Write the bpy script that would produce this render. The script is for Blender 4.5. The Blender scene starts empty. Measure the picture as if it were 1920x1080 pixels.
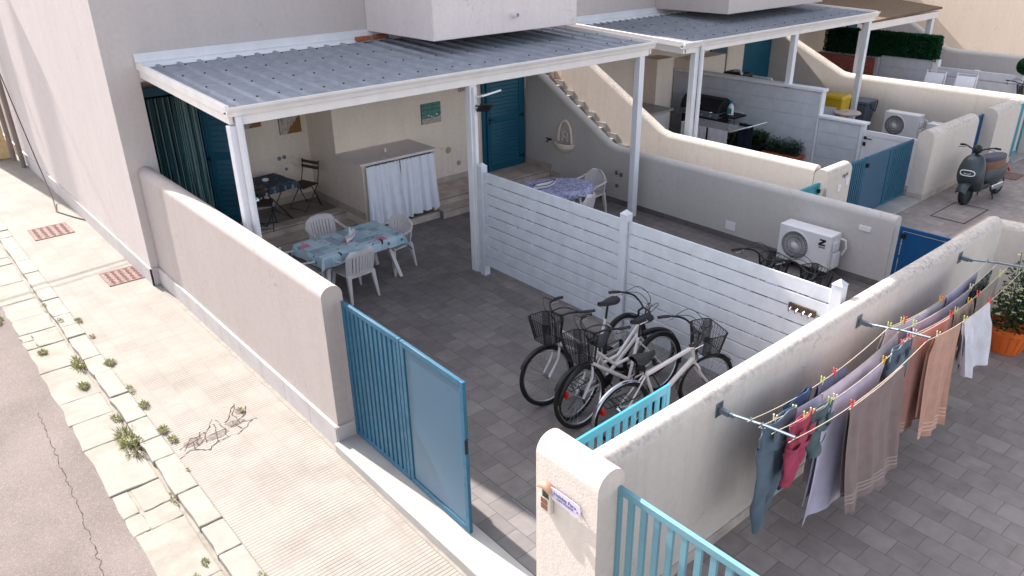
import bpy, math, random
from mathutils import Matrix, Vector
R = math.radians
SC = bpy.context.scene
COL = SC.collection
random.seed(7)

# ------------------------------------------------------------ camera
cam_d = bpy.data.cameras.new('camera'); cam = bpy.data.objects.new('camera', cam_d); COL.objects.link(cam)
SC.camera = cam
cam_d.sensor_width = 36.0; cam_d.lens = 1441.4/1920*36.0; cam_d.clip_start = 0.05; cam_d.clip_end = 500
_a, _b, _c = 0.69999695, 0.44095468, -0.01740069
_f = Vector((math.sin(_a)*math.cos(_b), math.cos(_a)*math.cos(_b), -math.sin(_b)))
_r = Vector((math.cos(_a), -math.sin(_a), 0)); _u = _r.cross(_f)
_r2 = math.cos(_c)*_r+math.sin(_c)*_u; _u2 = -math.sin(_c)*_r+math.cos(_c)*_u
m = Matrix(((_r2.x, _u2.x, -_f.x), (_r2.y, _u2.y, -_f.y), (_r2.z, _u2.z, -_f.z)))
cam.matrix_world = Matrix.Translation((0, 0, 5.0)) @ m.to_4x4()

# ------------------------------------------------------------ world and sun
SUN_EL, SUN_DX = R(40), math.tan(R(6.1))
sun_dir = Vector((-SUN_DX, 1, 0)).normalized()*math.cos(SUN_EL)+Vector((0, 0, math.sin(SUN_EL)))   # towards the sun
W = bpy.data.worlds.new('World'); SC.world = W; W.use_nodes = True
nt = W.node_tree; bg = nt.nodes['Background']
sky = nt.nodes.new('ShaderNodeTexSky'); sky.sky_type = 'NISHITA'; sky.sun_disc = False
sky.sun_elevation = SUN_EL; sky.sun_rotation = math.atan2(sun_dir.x, sun_dir.y)
sky.air_density = 1.0; sky.dust_density = 2.2; sky.ozone_density = 0.7
hs = nt.nodes.new('ShaderNodeHueSaturation'); hs.inputs['Saturation'].default_value = .45
nt.links.new(sky.outputs[0], hs.inputs['Color']); nt.links.new(hs.outputs[0], bg.inputs[0]); bg.inputs[1].default_value = 0.13
sd = bpy.data.lights.new('sun', 'SUN'); sd.energy = 3.8; sd.angle = R(0.5); sd.color = (1.0, 0.945, 0.885)
so = bpy.data.objects.new('sun', sd); COL.objects.link(so)
so.rotation_euler = sun_dir.to_track_quat('Z', 'Y').to_euler()
SC.view_settings.view_transform = 'Standard'; SC.view_settings.look = 'None'
SC.view_settings.gamma = 1; SC.view_settings.exposure = 1.6; SC.view_settings.use_curve_mapping = False
SC.cycles.max_bounces = 8; SC.cycles.diffuse_bounces = 5

# ------------------------------------------------------------ materials
def lin(c):
    return tuple(((v/255)/12.92 if v/255 <= .04045 else ((v/255+.055)/1.055)**2.4) for v in c)+(1,)
MATS = {}
class NT:
    def __init__(s, name, rough=.6, metal=0., spec=.4):
        s.m = bpy.data.materials.new(name); s.m.use_nodes = True
        s.t = s.m.node_tree; s.b = s.t.nodes['Principled BSDF']
        s.b.inputs['Roughness'].default_value = rough; s.b.inputs['Metallic'].default_value = metal
        s.b.inputs['Specular IOR Level'].default_value = spec
    def n(s, typ, **k):
        nd = s.t.nodes.new('ShaderNode'+typ)
        for a, v in k.items(): setattr(nd, a, v)
        return nd
    def l(s, a, b): s.t.links.new(a, b)
    def coords(s, kind='Object'):
        return s.n('TexCoord').outputs[kind]
    def noise(s, scale, detail=4, co=None, rough=.55):
        n = s.n('TexNoise'); n.inputs['Scale'].default_value = scale; n.inputs['Detail'].default_value = detail
        n.inputs['Roughness'].default_value = rough
        if co is not None: s.l(co, n.inputs['Vector'])
        return n.outputs['Fac']
    def ramp(s, fac, stops):
        r = s.n('ValToRGB'); e = r.color_ramp.elements
        while len(e) < len(stops): e.new(.5)
        for i, (p, c) in enumerate(stops): e[i].position = p; e[i].color = c if len(c) == 4 else lin(c)
        s.l(fac, r.inputs[0]); return r.outputs[0]
    def mix(s, fac, a, b, mode='MIX'):
        x = s.n('Mix'); x.data_type = 'RGBA'; x.blend_type = mode
        for i, v in ((0, fac), (6, a), (7, b)):
            if hasattr(v, 'is_output') or hasattr(v, 'links'): s.l(v, x.inputs[i])
            else: x.inputs[i].default_value = v
        return x.outputs[2]
    def math(s, op, a, b=None, clamp=False):
        x = s.n('Math', operation=op); x.use_clamp = clamp
        for i, v in enumerate((a, b)):
            if v is None: continue
            if hasattr(v, 'links'): s.l(v, x.inputs[i])
            else: x.inputs[i].default_value = v
        return x.outputs[0]
    def bump(s, h, strength=.3, dist=.01):
        b = s.n('Bump'); b.inputs['Strength'].default_value = strength; b.inputs['Distance'].default_value = dist
        s.l(h, b.inputs['Height']); s.l(b.outputs[0], s.b.inputs['Normal'])
    def col(s, c):
        if hasattr(c, 'links'): s.l(c, s.b.inputs['Base Color'])
        else: s.b.inputs['Base Color'].default_value = c
        return s.m
G4 = lambda v: (v, v, v, 1)

def plain(name, c, rough=.5, metal=0., var=.06, vscale=6, bump=0, bscale=80, spec=.4, wear=None, wamt=.5, wth=.64):
    if name in MATS: return MATS[name]
    s = NT(name, rough, metal, spec); co = s.coords()
    c = lin(c); lo = tuple(v*(1-var*1.6) for v in c[:3])+(1,); hi = tuple(min(1, v*(1+var)) for v in c[:3])+(1,)
    f = s.noise(vscale, 5, co)
    base = s.ramp(f, [(.3, lo), (.7, hi)])
    if wear:   # chips, drips and grime with a shape of their own
        mp = s.n('Mapping'); mp.inputs['Scale'].default_value = (1, 1, .3); s.l(co, mp.inputs[0])
        w1 = s.ramp(s.noise(38, 5, co, .7), [(wth, G4(0)), (wth+.05, G4(1))]); w2 = s.ramp(s.noise(7, 6, mp.outputs[0], .7), [(.5, G4(0)), (.8, G4(1))])
        base = s.mix(s.math('MULTIPLY', w1, wamt), base, lin(wear)); base = s.mix(s.math('MULTIPLY', w2, wamt*.5), base, lin(wear))
        s.l(s.ramp(s.noise(12, 4, co), [(.3, G4(rough)), (.7, G4(min(1, rough+.3)))]), s.b.inputs['Roughness'])
    s.col(base)
    if bump: s.bump(s.noise(bscale, 3, co), bump, .004)
    MATS[name] = s.m; return s.m

def plaster(name, c, grain=230, strength=.22, dirt=.0, streak=.05, stain=(120, 112, 110)):
    s = NT(name, .92, 0, .2); co = s.coords()
    c = lin(c); lo = tuple(v*(1-streak*1.8) for v in c[:3])+(1,); hi = tuple(min(1, v*(1+streak)) for v in c[:3])+(1,)
    mp = s.n('Mapping'); mp.inputs['Scale'].default_value = (2.2, 2.2, .5); s.l(co, mp.inputs[0])
    base = s.ramp(s.noise(1.3, 6, mp.outputs[0]), [(.25, lo), (.75, hi)])
    base = s.mix(.5, base, s.ramp(s.noise(14, 4, co), [(.3, lo), (.7, hi)]))
    mp2 = s.n('Mapping'); mp2.inputs['Scale'].default_value = (7, 7, .45); s.l(co, mp2.inputs[0])
    stk = s.ramp(s.noise(1.6, 6, mp2.outputs[0], .7), [(.52, G4(0)), (.72, G4(1))])
    patchy = s.ramp(s.noise(.8, 3, co), [(.40, G4(0)), (.62, G4(1))])
    base = s.mix(s.math('MULTIPLY', s.math('MULTIPLY', stk, patchy), .22 if dirt else .13), base, lin(stain))
    vo = s.n('TexVoronoi'); vo.feature = 'DISTANCE_TO_EDGE'; vo.inputs['Scale'].default_value = .75
    dv = s.n('VectorMath', operation='ADD'); s.l(co, dv.inputs[0]); nz3 = s.n('TexNoise'); nz3.inputs['Scale'].default_value = 2.2; nz3.inputs['Detail'].default_value = 5; s.l(co, nz3.inputs['Vector']); s.l(nz3.outputs['Color'], dv.inputs[1]); s.l(dv.outputs[0], vo.inputs['Vector'])
    crk = s.math('MULTIPLY', s.math('LESS_THAN', vo.outputs['Distance'], .0035), s.ramp(s.noise(1.1, 3, co), [(.52, G4(0)), (.58, G4(1))]))
    base = s.mix(s.math('MULTIPLY', crk, .30), base, lin(stain))
    if dirt:
        g = s.n('NewGeometry'); sp = s.n('SeparateXYZ'); s.l(g.outputs['Normal'], sp.inputs[0])
        up = s.math('MULTIPLY', s.math('SUBTRACT', sp.outputs[2], .12, True), 2.2, True)
        nz = s.ramp(s.noise(22, 8, co, .75), [(.44, G4(0)), (.60, G4(1))])
        big = s.ramp(s.noise(1.7, 3, co), [(.35, G4(.15)), (.65, G4(1))])
        f = s.math('MULTIPLY', s.math('MULTIPLY', up, nz), s.math('MULTIPLY', big, dirt))
        base = s.mix(f, base, lin(stain))
    s.col(base)
    a = s.noise(grain, 3, co); b = s.noise(grain*.3, 4, co)
    s.bump(s.math('ADD', s.math('MULTIPLY', a, .6), b), strength, .008)
    MATS[name] = s.m; return s.m

def tiles(name, cs, w=.283, h=.25, grout=(74, 70, 70), rough=.55, swap=True, off=(0, 0), mortar=.0032):
    # rectangular porcelain tiles in running bond, every tile a little different
    s = NT(name, rough, 0, .35); co = s.coords()
    sp = s.n('SeparateXYZ'); s.l(co, sp.inputs[0]); cb = s.n('CombineXYZ')
    ax, ay = (sp.outputs[1], sp.outputs[0]) if swap else (sp.outputs[0], sp.outputs[1])
    s.l(s.math('ADD', ax, 40+off[0]), cb.inputs[0]); s.l(s.math('ADD', ay, 40+off[1]), cb.inputs[1])
    def brick(c1, c2, mo, bias=0.):
        b = s.n('TexBrick'); b.offset = .5; b.offset_frequency = 2; b.squash = 1
        b.inputs['Scale'].default_value = 1; b.inputs['Brick Width'].default_value = w; b.inputs['Row Height'].default_value = h
        b.inputs['Mortar Size'].default_value = mortar; b.inputs['Mortar Smooth'].default_value = .2; b.inputs['Bias'].default_value = bias
        b.inputs['Color1'].default_value = c1; b.inputs['Color2'].default_value = c2; b.inputs['Mortar'].default_value = mo
        s.l(cb.outputs[0], b.inputs['Vector']); return b
    b = brick(G4(0), G4(1), G4(.5))
    perm = s.ramp(b.outputs['Color'], [(0, cs[1]), (.45, cs[1]), (.8, cs[2]), (1, cs[2])])
    # cloudy veins, shifted per tile
    ad = s.n('VectorMath', operation='ADD'); s.l(co, ad.inputs[0])
    sc = s.n('VectorMath', operation='SCALE'); s.l(b.outputs['Color'], sc.inputs[0]); sc.inputs['Scale'].default_value = 17
    s.l(sc.outputs[0], ad.inputs[1])
    cloud = s.ramp(s.noise(4.5, 6, ad.outputs[0], .6), [(.25, G4(.72)), (.75, G4(1.25))])
    base = s.mix(1., perm, cloud, 'MULTIPLY')
    base = s.mix(.25, base, s.ramp(s.noise(.9, 4, co), [(.3, cs[0]), (.7, cs[3])]))
    s.col(s.mix(b.outputs['Fac'], base, lin(grout)))
    s.l(s.ramp(s.noise(9, 3, co), [(.3, G4(rough-.12)), (.7, G4(rough+.15))]), s.b.inputs['Roughness'])
    s.bump(s.math('ADD', s.math('MULTIPLY', b.outputs['Fac'], -1.), s.math('MULTIPLY', s.noise(60, 4, co), .25)), .35, .003)
    MATS[name] = s.m; return s.m

M = {}
M['wall_street'] = plaster('street_plaster', (176, 165, 161), grain=240, strength=.35, dirt=.0)
M['wall_cap'] = plaster('yard_wall_plaster', (208, 197, 188), grain=170, strength=.45, dirt=.62, stain=(128, 116, 114))
M['wall_house'] = plaster('house_plaster', (198, 188, 185), grain=260, strength=.3)
M['wall_cream'] = plaster('cream_plaster', (230, 214, 200), grain=260, strength=.25)
M['wall_far'] = plaster('far_plaster', (222, 206, 190), grain=200, strength=.25)
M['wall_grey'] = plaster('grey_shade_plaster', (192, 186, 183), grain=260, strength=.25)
M['patio'] = tiles('patio_tiles', [(88, 83, 82), (108, 102, 101), (123, 116, 114), (141, 134, 131)])
M['lane'] = tiles('lane_tiles', [(130, 119, 114), (137, 126, 121), (151, 140, 135), (158, 146, 141)], off=(.1, .06), grout=(104, 94, 90), mortar=.003)
M['skirt'] = tiles('skirting_tiles', [(84, 80, 82), (100, 96, 98), (110, 106, 106), (122, 116, 116)], w=.5, h=.3)
M['step'] = plain('travertine', (190, 176, 166), .6, var=.18, vscale=4)
M['stepdark'] = plain('porch_floor', (136, 126, 121), .6, var=.2, vscale=3)
M['plinth'] = plain('plinth_stone', (180, 173, 173), .6, var=.05, vscale=5)
M['marble'] = plain('marble', (160, 156, 153), .35, var=.10, vscale=2.5)
M['white'] = plain('white_painted_metal', (222, 222, 226), .35, var=.04, vscale=3, wear=(150, 140, 130), wamt=.22)
M['whitep'] = plain('white_plastic', (224, 222, 224), .35, var=.02, spec=.5)
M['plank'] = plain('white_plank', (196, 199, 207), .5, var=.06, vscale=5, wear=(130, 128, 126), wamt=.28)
M['whitebeam'] = plain('white_beam', (230, 224, 220), .45, var=.04, vscale=4, wear=(160, 140, 122), wamt=.22)
M['blue'] = plain('blue_paint', (38, 90, 116), .38, var=.08, vscale=2, wear=(116, 140, 148), wamt=.3)
M['bluesheet'] = plain('blue_sheet_paint', (56, 90, 114), .34, var=.04, vscale=1.)
M['bluelight'] = plain('light_blue_paint', (60, 146, 174), .35, var=.06, vscale=2)
M['bluepale'] = plain('pale_blue_paint', (100, 144, 158), .42, var=.05, wear=(150, 158, 158), wamt=.3, vscale=2)
M['bluedoor'] = plain('door_blue_paint', (12, 82, 104), .4, var=.08, vscale=3)
M['bluenavy'] = plain('navy_blue_paint', (14, 76, 124), .4, var=.05)
M['teal'] = plain('teal_paint', (52, 140, 156), .4, var=.05)
M['roof'] = plain('galvanised_sheet', (152, 156, 165), .5, .1, var=.10, vscale=5, wear=(122, 120, 122), wamt=.35)
M['roof2'] = plain('reed_roof', (112, 92, 72), .9, var=.2, vscale=14, bump=.5)
M['chrome'] = plain('chrome', (190, 192, 196), .22, 1., var=.02)
M['steel'] = plain('galvanised_steel', (128, 140, 150), .4, .8, var=.12, vscale=20)
M['black'] = plain('black_plastic', (24, 24, 27), .5, var=.1)
M['rubber'] = plain('rubber', (22, 22, 24), .8, var=.1)
M['dark'] = plain('opening_shade', (10, 11, 13), .9)  # near-black colour painted in place of the shade inside openings
M['bikew'] = plain('bike_white_paint', (204, 200, 202), .25, var=.03)
M['red'] = plain('red_reflector', (196, 24, 20), .2)
M['orange'] = plain('terracotta_plastic', (224, 108, 42), .6, var=.06)
M['terra'] = plain('brown_terracotta', (168, 86, 62), .7, var=.08)
M['brick'] = plain('orange_brick', (172, 92, 62), .85, var=.2, vscale=40, bump=.4)
M['iron'] = plain('rusty_iron', (128, 98, 92), .85, .0, var=.25, vscale=18)
M['wood'] = plain('dark_wood', (74, 58, 46), .7, var=.2, vscale=8)
M['metalblack'] = plain('green_black_metal', (24, 34, 36), .4, .2)
M['rope'] = plain('line_rope', (190, 176, 156), .8)
M['concrete'] = plain('mortar', (138, 130, 121), .9, var=.12, vscale=10, bump=.4)

def rough_stone(name, c, var):
    s = NT(name, .85, 0, .2); co = s.coords()
    cc = lin(c); lo = tuple(v*(1-var) for v in cc[:3])+(1,)
    base = s.ramp(s.noise(3.2, 7, co, .65), [(.3, lo), (.62, cc)])
    sp = s.ramp(s.noise(26, 6, co, .7), [(.60, G4(0)), (.72, G4(1))])
    base = s.mix(s.math('MULTIPLY', sp, .35), base, lin((150, 118, 92)))
    s.col(base); s.bump(s.noise(30, 6, co), .4, .006); MATS[name] = s.m; return s.m
M['kerb'] = rough_stone('kerb_stone', (150, 145, 137), .22)
M['gutter'] = rough_stone('gutter_stone', (148, 142, 133), .28)

def asphalt():
    s = NT('asphalt', .9, 0, .25); co = s.coords()
    v = s.n('TexVoronoi'); v.inputs['Scale'].default_value = 130; s.l(co, v.inputs['Vector'])
    a = s.ramp(v.outputs['Color'], [(0, (80, 72, 70)), (.7, (114, 104, 101)), (1, (154, 145, 140))])
    big = s.ramp(s.noise(.9, 5, co), [(.3, (98, 87, 84)), (.7, (136, 125, 121))])
    s.col(s.mix(.5, a, big)); s.bump(v.outputs['Distance'], .6, .006); return s.m
M['asphalt'] = asphalt()

def pavement():
    # pressed concrete tiles: small squares, stronger grooves across the pavement
    s = NT('pavement_tiles', .85, 0, .2); co = s.coords()
    sp = s.n('SeparateXYZ'); s.l(co, sp.inputs[0])
    def groove(ax, step, width):
        f = s.math('FRACT', s.math('MULTIPLY', s.math('ADD', ax, 50.), 1/step))
        d = s.math('ABSOLUTE', s.math('SUBTRACT', f, .5))
        return s.math('MULTIPLY', s.math('SUBTRACT', width/step*.5+.12, s.math('SUBTRACT', .5, d), True), 9., True)
    gy = groove(sp.outputs[1], .042, .006); gx = groove(sp.outputs[0], .042, .003)
    ty = groove(sp.outputs[1], .25, .012); tx = groove(sp.outputs[0], .25, .012)
    wear = s.ramp(s.noise(1.1, 4, co), [(.30, G4(.35)), (.60, G4(1))])
    patch = s.noise(2.1, 6, co, .65)
    g = s.math('MULTIPLY', s.math('MAXIMUM', s.math('MULTIPLY', gy, .8), s.math('MULTIPLY', gx, .22)), wear)
    g = s.math('MAXIMUM', g, s.math('MULTIPLY', s.math('MAXIMUM', ty, tx), .16))
    base = s.ramp(patch, [(.25, (132, 125, 118)), (.5, (147, 141, 134)), (.75, (155, 149, 141))])
    fl = s.n('VectorMath', operation='SNAP'); s.l(co, fl.inputs[0]); fl.inputs[1].default_value = (.25, .25, 10)
    wn = s.n('TexWhiteNoise'); s.l(fl.outputs[0], wn.inputs['Vector'])
    base = s.mix(.3, base, s.ramp(wn.outputs['Value'], [(0, (134, 125, 118)), (.2, (147, 141, 133)), (1, (154, 148, 140))]))
    spots = s.ramp(s.noise(9, 7, co, .75), [(.60, G4(0)), (.70, G4(1))])
    base = s.mix(s.math('MULTIPLY', spots, .35), base, lin((112, 96, 86)))
    s.col(s.mix(s.math('MULTIPLY', g, .72), base, lin((82, 70, 64))))
    s.bump(s.math('SUBTRACT', s.math('MULTIPLY', s.noise(50, 4, co), .3), g), .5, .004); return s.m
M['pave'] = pavement()

# ------------------------------------------------------------ mesh builder
class MB:
    def __init__(s): s.v = []; s.f = []; s.m = Matrix.Identity(4); s.uv = None
    def add(s, vs, fs):
        k = len(s.v); s.v += [tuple(s.m @ Vector(v)) for v in vs]; s.f += [tuple(i+k for i in f) for f in fs]; return s
    def box(s, x0, x1, y0, y1, z0, z1):
        return s.add([(x0,y0,z0),(x1,y0,z0),(x1,y1,z0),(x0,y1,z0),(x0,y0,z1),(x1,y0,z1),(x1,y1,z1),(x0,y1,z1)],
                     [(0,3,2,1),(4,5,6,7),(0,1,5,4),(1,2,6,5),(2,3,7,6),(3,0,4,7)])
    def prism(s, poly, axis, a, b):
        # poly: list of 2D points, extruded along axis from a to b
        n = len(poly)
        P = {'x': lambda p, t: (t, p[0], p[1]), 'y': lambda p, t: (p[0], t, p[1]), 'z': lambda p, t: (p[0], p[1], t)}[axis]
        vs = [P(p, a) for p in poly]+[P(p, b) for p in poly]
        ar = sum(poly[i][0]*poly[(i+1) % n][1]-poly[(i+1) % n][0]*poly[i][1] for i in range(n))
        flip = (ar < 0) != (axis == 'y') != (b < a)
        c1 = tuple(range(n))[::-1]; c2 = tuple(range(n, 2*n))
        sd_ = [(i, (i+1) % n, n+(i+1) % n, n+i) for i in range(n)]
        fs = [c1, c2]+sd_
        if flip: fs = [f[::-1] for f in fs]
        return s.add(vs, fs)
    def tube(s, pts, r, n=8, closed=False, cap=True):
        pts = [Vector(p) for p in pts]; N = len(pts); rs = r if isinstance(r, (list, tuple)) else [r]*N
        T = []
        for i in range(N):
            a = pts[(i-1) % N] if (closed or i > 0) else pts[i]; b = pts[(i+1) % N] if (closed or i < N-1) else pts[i]
            T.append((b-a).normalized())
        u = T[0].orthogonal().normalized(); vs = []
        for i in range(N):
            u = (u-T[i]*u.dot(T[i])); u = u.normalized() if u.length > 1e-6 else T[i].orthogonal().normalized()
            w = T[i].cross(u)
            for k in range(n):
                a = 2*math.pi*k/n; vs.append(tuple(pts[i]+(u*math.cos(a)+w*math.sin(a))*rs[i]))
        fs = []
        for i in range(N if closed else N-1):
            j = (i+1) % N
            for k in range(n):
                l = (k+1) % n; fs.append((i*n+k, i*n+l, j*n+l, j*n+k))
        if not closed and cap: fs += [tuple(range(n))[::-1], tuple((N-1)*n+k for k in range(n))]
        return s.add(vs, fs)
    def lathe(s, prof, n=24, c=(0, 0, 0), sx=1, sy=1):
        vs = [];
        for (r, z) in prof:
            for k in range(n):
                a = 2*math.pi*k/n; vs.append((c[0]+r*sx*math.cos(a), c[1]+r*sy*math.sin(a), c[2]+z))
        fs = []
        for i in range(len(prof)-1):
            for k in range(n):
                l = (k+1) % n; fs.append((i*n+k, i*n+l, (i+1)*n+l, (i+1)*n+k))
        fs += [tuple(range(n))[::-1], tuple((len(prof)-1)*n+k for k in range(n))]
        return s.add(vs, fs)
    def grid(s, fn, nu, nv, thick=0):
        # surface fn(u,v) u,v in 0..1; thick gives it a back side
        P = [[Vector(fn(i/nu, j/nv)) for j in range(nv+1)] for i in range(nu+1)]
        w = nv+1; vs = [tuple(p) for row in P for p in row]
        fs = [(i*w+j, (i+1)*w+j, (i+1)*w+j+1, i*w+j+1) for i in range(nu) for j in range(nv)]
        if thick:
            k = len(vs)
            for i in range(nu+1):
                for j in range(nv+1):
                    du = P[min(i+1, nu)][j]-P[max(i-1, 0)][j]; dv = P[i][min(j+1, nv)]-P[i][max(j-1, 0)]
                    nn = du.cross(dv); nn = nn.normalized() if nn.length > 1e-9 else Vector((0, 0, 1))
                    vs.append(tuple(P[i][j]-nn*thick))
            fs += [tuple(a+k for a in f[::-1]) for f in fs[:]]
            for i in range(nu): fs += [(i*w, i*w+k, (i+1)*w+k, (i+1)*w), (i*w+nv, (i+1)*w+nv, (i+1)*w+nv+k, i*w+nv+k)]
            for j in range(nv): fs += [(j, j+1, j+1+k, j+k), (nu*w+j, nu*w+j+k, nu*w+j+1+k, nu*w+j+1)]
        return s.add(vs, fs)
    def ball(s, c, rx, ry=None, rz=None, n=10):
        ry = ry or rx; rz = rz or rx
        prof = [(math.sin(math.pi*i/n)+1e-4, -math.cos(math.pi*i/n)) for i in range(n+1)]
        m0 = s.m; s.m = m0 @ Matrix.Translation(c) @ Matrix.Diagonal((rx, ry, rz, 1)); s.lathe(prof, n*2); s.m = m0; return s
    def mesh(s, name, mat, smooth=35, inv=None):
        me = bpy.data.meshes.new(name)
        vs = s.v if inv is None else [tuple(inv @ Vector(v)) for v in s.v]
        me.from_pydata(vs, [], s.f); me.materials.append(mat if not isinstance(mat, str) else M[mat])
        if smooth:
            me.polygons.foreach_set('use_smooth', [True]*len(me.polygons)); me.set_sharp_from_angle(angle=R(smooth))
        me.update(); return me
    def build(s, name, mat, parent=None, smooth=35, bevel=0, label=None, seg=2, local=False):
        """with a parent: world-space vertices go into the parent's space (local=True: they already are)"""
        inv = None; loc = None
        if parent is not None:
            if not local: inv = wm(parent).inverted()
        else:
            xs = [v[0] for v in s.v]; ys = [v[1] for v in s.v]; zs = [v[2] for v in s.v]
            loc = Vector(((min(xs)+max(xs))/2, (min(ys)+max(ys))/2, min(zs))); inv = Matrix.Translation(-loc)
        o = bpy.data.objects.new(name, s.mesh(name, mat, smooth, inv)); COL.objects.link(o)
        if loc is not None: o.location = loc
        if parent is not None: o.parent = parent
        if bevel:
            b = o.modifiers.new('bevel', 'BEVEL'); b.width = bevel; b.segments = seg; b.limit_method = 'ANGLE'; b.angle_limit = R(40)
        if label: o['label'] = label
        return o
SPLIT = {'hinges': 'hinge', 'screws': 'screw', 'treads': 'tread', 'risers': 'riser', 'castors': 'castor', 'wheels': 'wheel', 'grips': 'grip', 'brake_levers': 'brake_lever', 'knobs': 'knob', 'outlets': 'outlet',
         'name_buttons': 'name_button', 'cables': 'cable', 'pockets': 'pocket', 'braces': 'brace', 'rails': 'rail', 'hooks': 'hook'}
_build = MB.build
def build_split(s, name, mat, parent=None, **k):
    if name not in SPLIT or parent is None: return _build(s, name, mat, parent, **k)
    par = list(range(len(s.v)))
    def find(a):
        while par[a] != a: par[a] = par[par[a]]; a = par[a]
        return a
    for f in s.f:
        r0 = find(f[0])
        for i in f[1:]: par[find(i)] = r0
    groups = {}
    for f in s.f: groups.setdefault(find(f[0]), []).append(f)
    if len(groups) > 98: return _build(s, name, mat, parent, **k)
    first = None
    for g in groups.values():
        b = MB(); ix = {}
        for f in g:
            for i in f:
                if i not in ix: ix[i] = len(b.v); b.v.append(s.v[i])
            b.f.append(tuple(ix[i] for i in f))
        o = _build(b, SPLIT[name] if len(groups) > 1 else name, mat, parent, **k); first = first or o
    return first
MB.build = build_split
def spl(pts, m=6):
    pts = [Vector(p) for p in pts]; out = []
    for i in range(len(pts)-1):
        p0, p1, p2, p3 = pts[max(i-1, 0)], pts[i], pts[i+1], pts[min(i+2, len(pts)-1)]
        for k in range(m):
            t = k/m; out.append(.5*(2*p1+(p2-p0)*t+(2*p0-5*p1+4*p2-p3)*t*t+(3*p1-p0-3*p2+p3)*t**3))
    return out+[pts[-1]]
def wm(o):
    m = Matrix.LocRotScale(o.location, o.rotation_euler, o.scale)
    return wm(o.parent) @ m if o.parent else m
def tag(o, label, cat, group=None):
    o['label'] = label; o['category'] = cat
    if group: o['group'] = group
    return o
def thing(name, label, cat, loc=(0, 0, 0), rz=0, group=None, rx=0):
    o = bpy.data.objects.new(name, None); COL.objects.link(o); o.empty_display_size = .1
    o.location = loc; o.rotation_euler = (rx, 0, rz); return tag(o, label, cat, group)
def struct(o): o['kind'] = 'structure'; return o
def dup(root, loc=None, rz=None, label=None, rx=None):
    def cp(o, par):
        c = o.copy(); COL.objects.link(c)
        if par is not None: c.parent = par
        for ch in o.children: cp(ch, c)
        return c
    c = cp(root, None)
    if loc is not None: c.location = loc
    if rz is not None: c.rotation_euler = (c.rotation_euler[0] if rx is None else rx, 0, rz)
    if label: c['label'] = label
    return c
def arch(t, h, r=None, n=10):
    # cross-section of a wall with a rounded crest, thickness t, total height h
    r = r or t/2; pts = [(0, 0), (t, 0)]
    for i in range(n+1):
        a = math.pi/2*i/n; pts.append((t-r+r*math.cos(a), h-r+r*math.sin(a)))
    for i in range(n+1):
        a = math.pi/2+math.pi/2*i/n; pts.append((r+r*math.cos(a), h-r+r*math.sin(a)))
    out = []
    for p in pts:
        if not out or (abs(p[0]-out[-1][0])+abs(p[1]-out[-1][1])) > 1e-5: out.append(p)
    return out
def shift(poly, dx, dz): return [(a+dx, b+dz) for a, b in poly]
def text_mb(txt, size, mat_m, depth=.002, font=None):
    """flat lettering as mesh data: returns an MB whose verts are transformed by mat_m (text lies in local XY)"""
    cu = bpy.data.curves.new('t', 'FONT'); cu.body = txt; cu.size = size; cu.extrude = depth; cu.align_x = 'CENTER'; cu.align_y = 'CENTER'
    cu.resolution_u = 3
    ob = bpy.data.objects.new('t', cu); COL.objects.link(ob)
    dg = bpy.context.evaluated_depsgraph_get(); me = bpy.data.meshes.new_from_object(ob.evaluated_get(dg))
    b = MB(); b.m = mat_m; b.add([tuple(v.co) for v in me.vertices], [tuple(p.vertices) for p in me.polygons])
    bpy.data.objects.remove(ob); bpy.data.meshes.remove(me); return b
# ============================================================ THE GROUND
def sheet(name, x0, x1, y0, y1, z0, z1, mat, bevel=0):
    b = MB().box(x0, x1, y0, y1, z0, z1); o = b.build(name, mat, smooth=0, bevel=bevel); return struct(o)
def gsheet(name, x0, x1, y0, y1, z, mat):
    # origin kept at the world origin so the tile pattern runs through
    b = MB().add([(x0, y0, z), (x1, y0, z), (x1, y1, z), (x0, y1, z)], [(0, 1, 2, 3)])
    o = bpy.data.objects.new(name, b.mesh(name, mat, 0)); COL.objects.link(o); return struct(o)
gsheet('ground', -300, 400, -300, 400, -.45, 'asphalt')
gsheet('road', -40, .95, -40, 90, -.15, 'asphalt')
gsheet('pavement', 1.56, 2.97, -20, 60, -.1, 'pave')
o = gsheet('patio', 2.98, 11.96, 2.95, 14.6, 0, 'patio')
gsheet('laundry_yard', 2.98, 10.1, -14, 2.95, 0, 'lane')
gsheet('lane', 10.1, 60, -14, 6.1, -.004, 'lane')
gsheet('lane_strip', 10.1, 60, 2.6, 2.62, 0.001, 'lane')
bpy.data.objects.remove(bpy.data.objects['lane_strip'])
gsheet('yard_paving', 11.96, 60, 6.1, 14.6, 0, 'patio')

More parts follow.
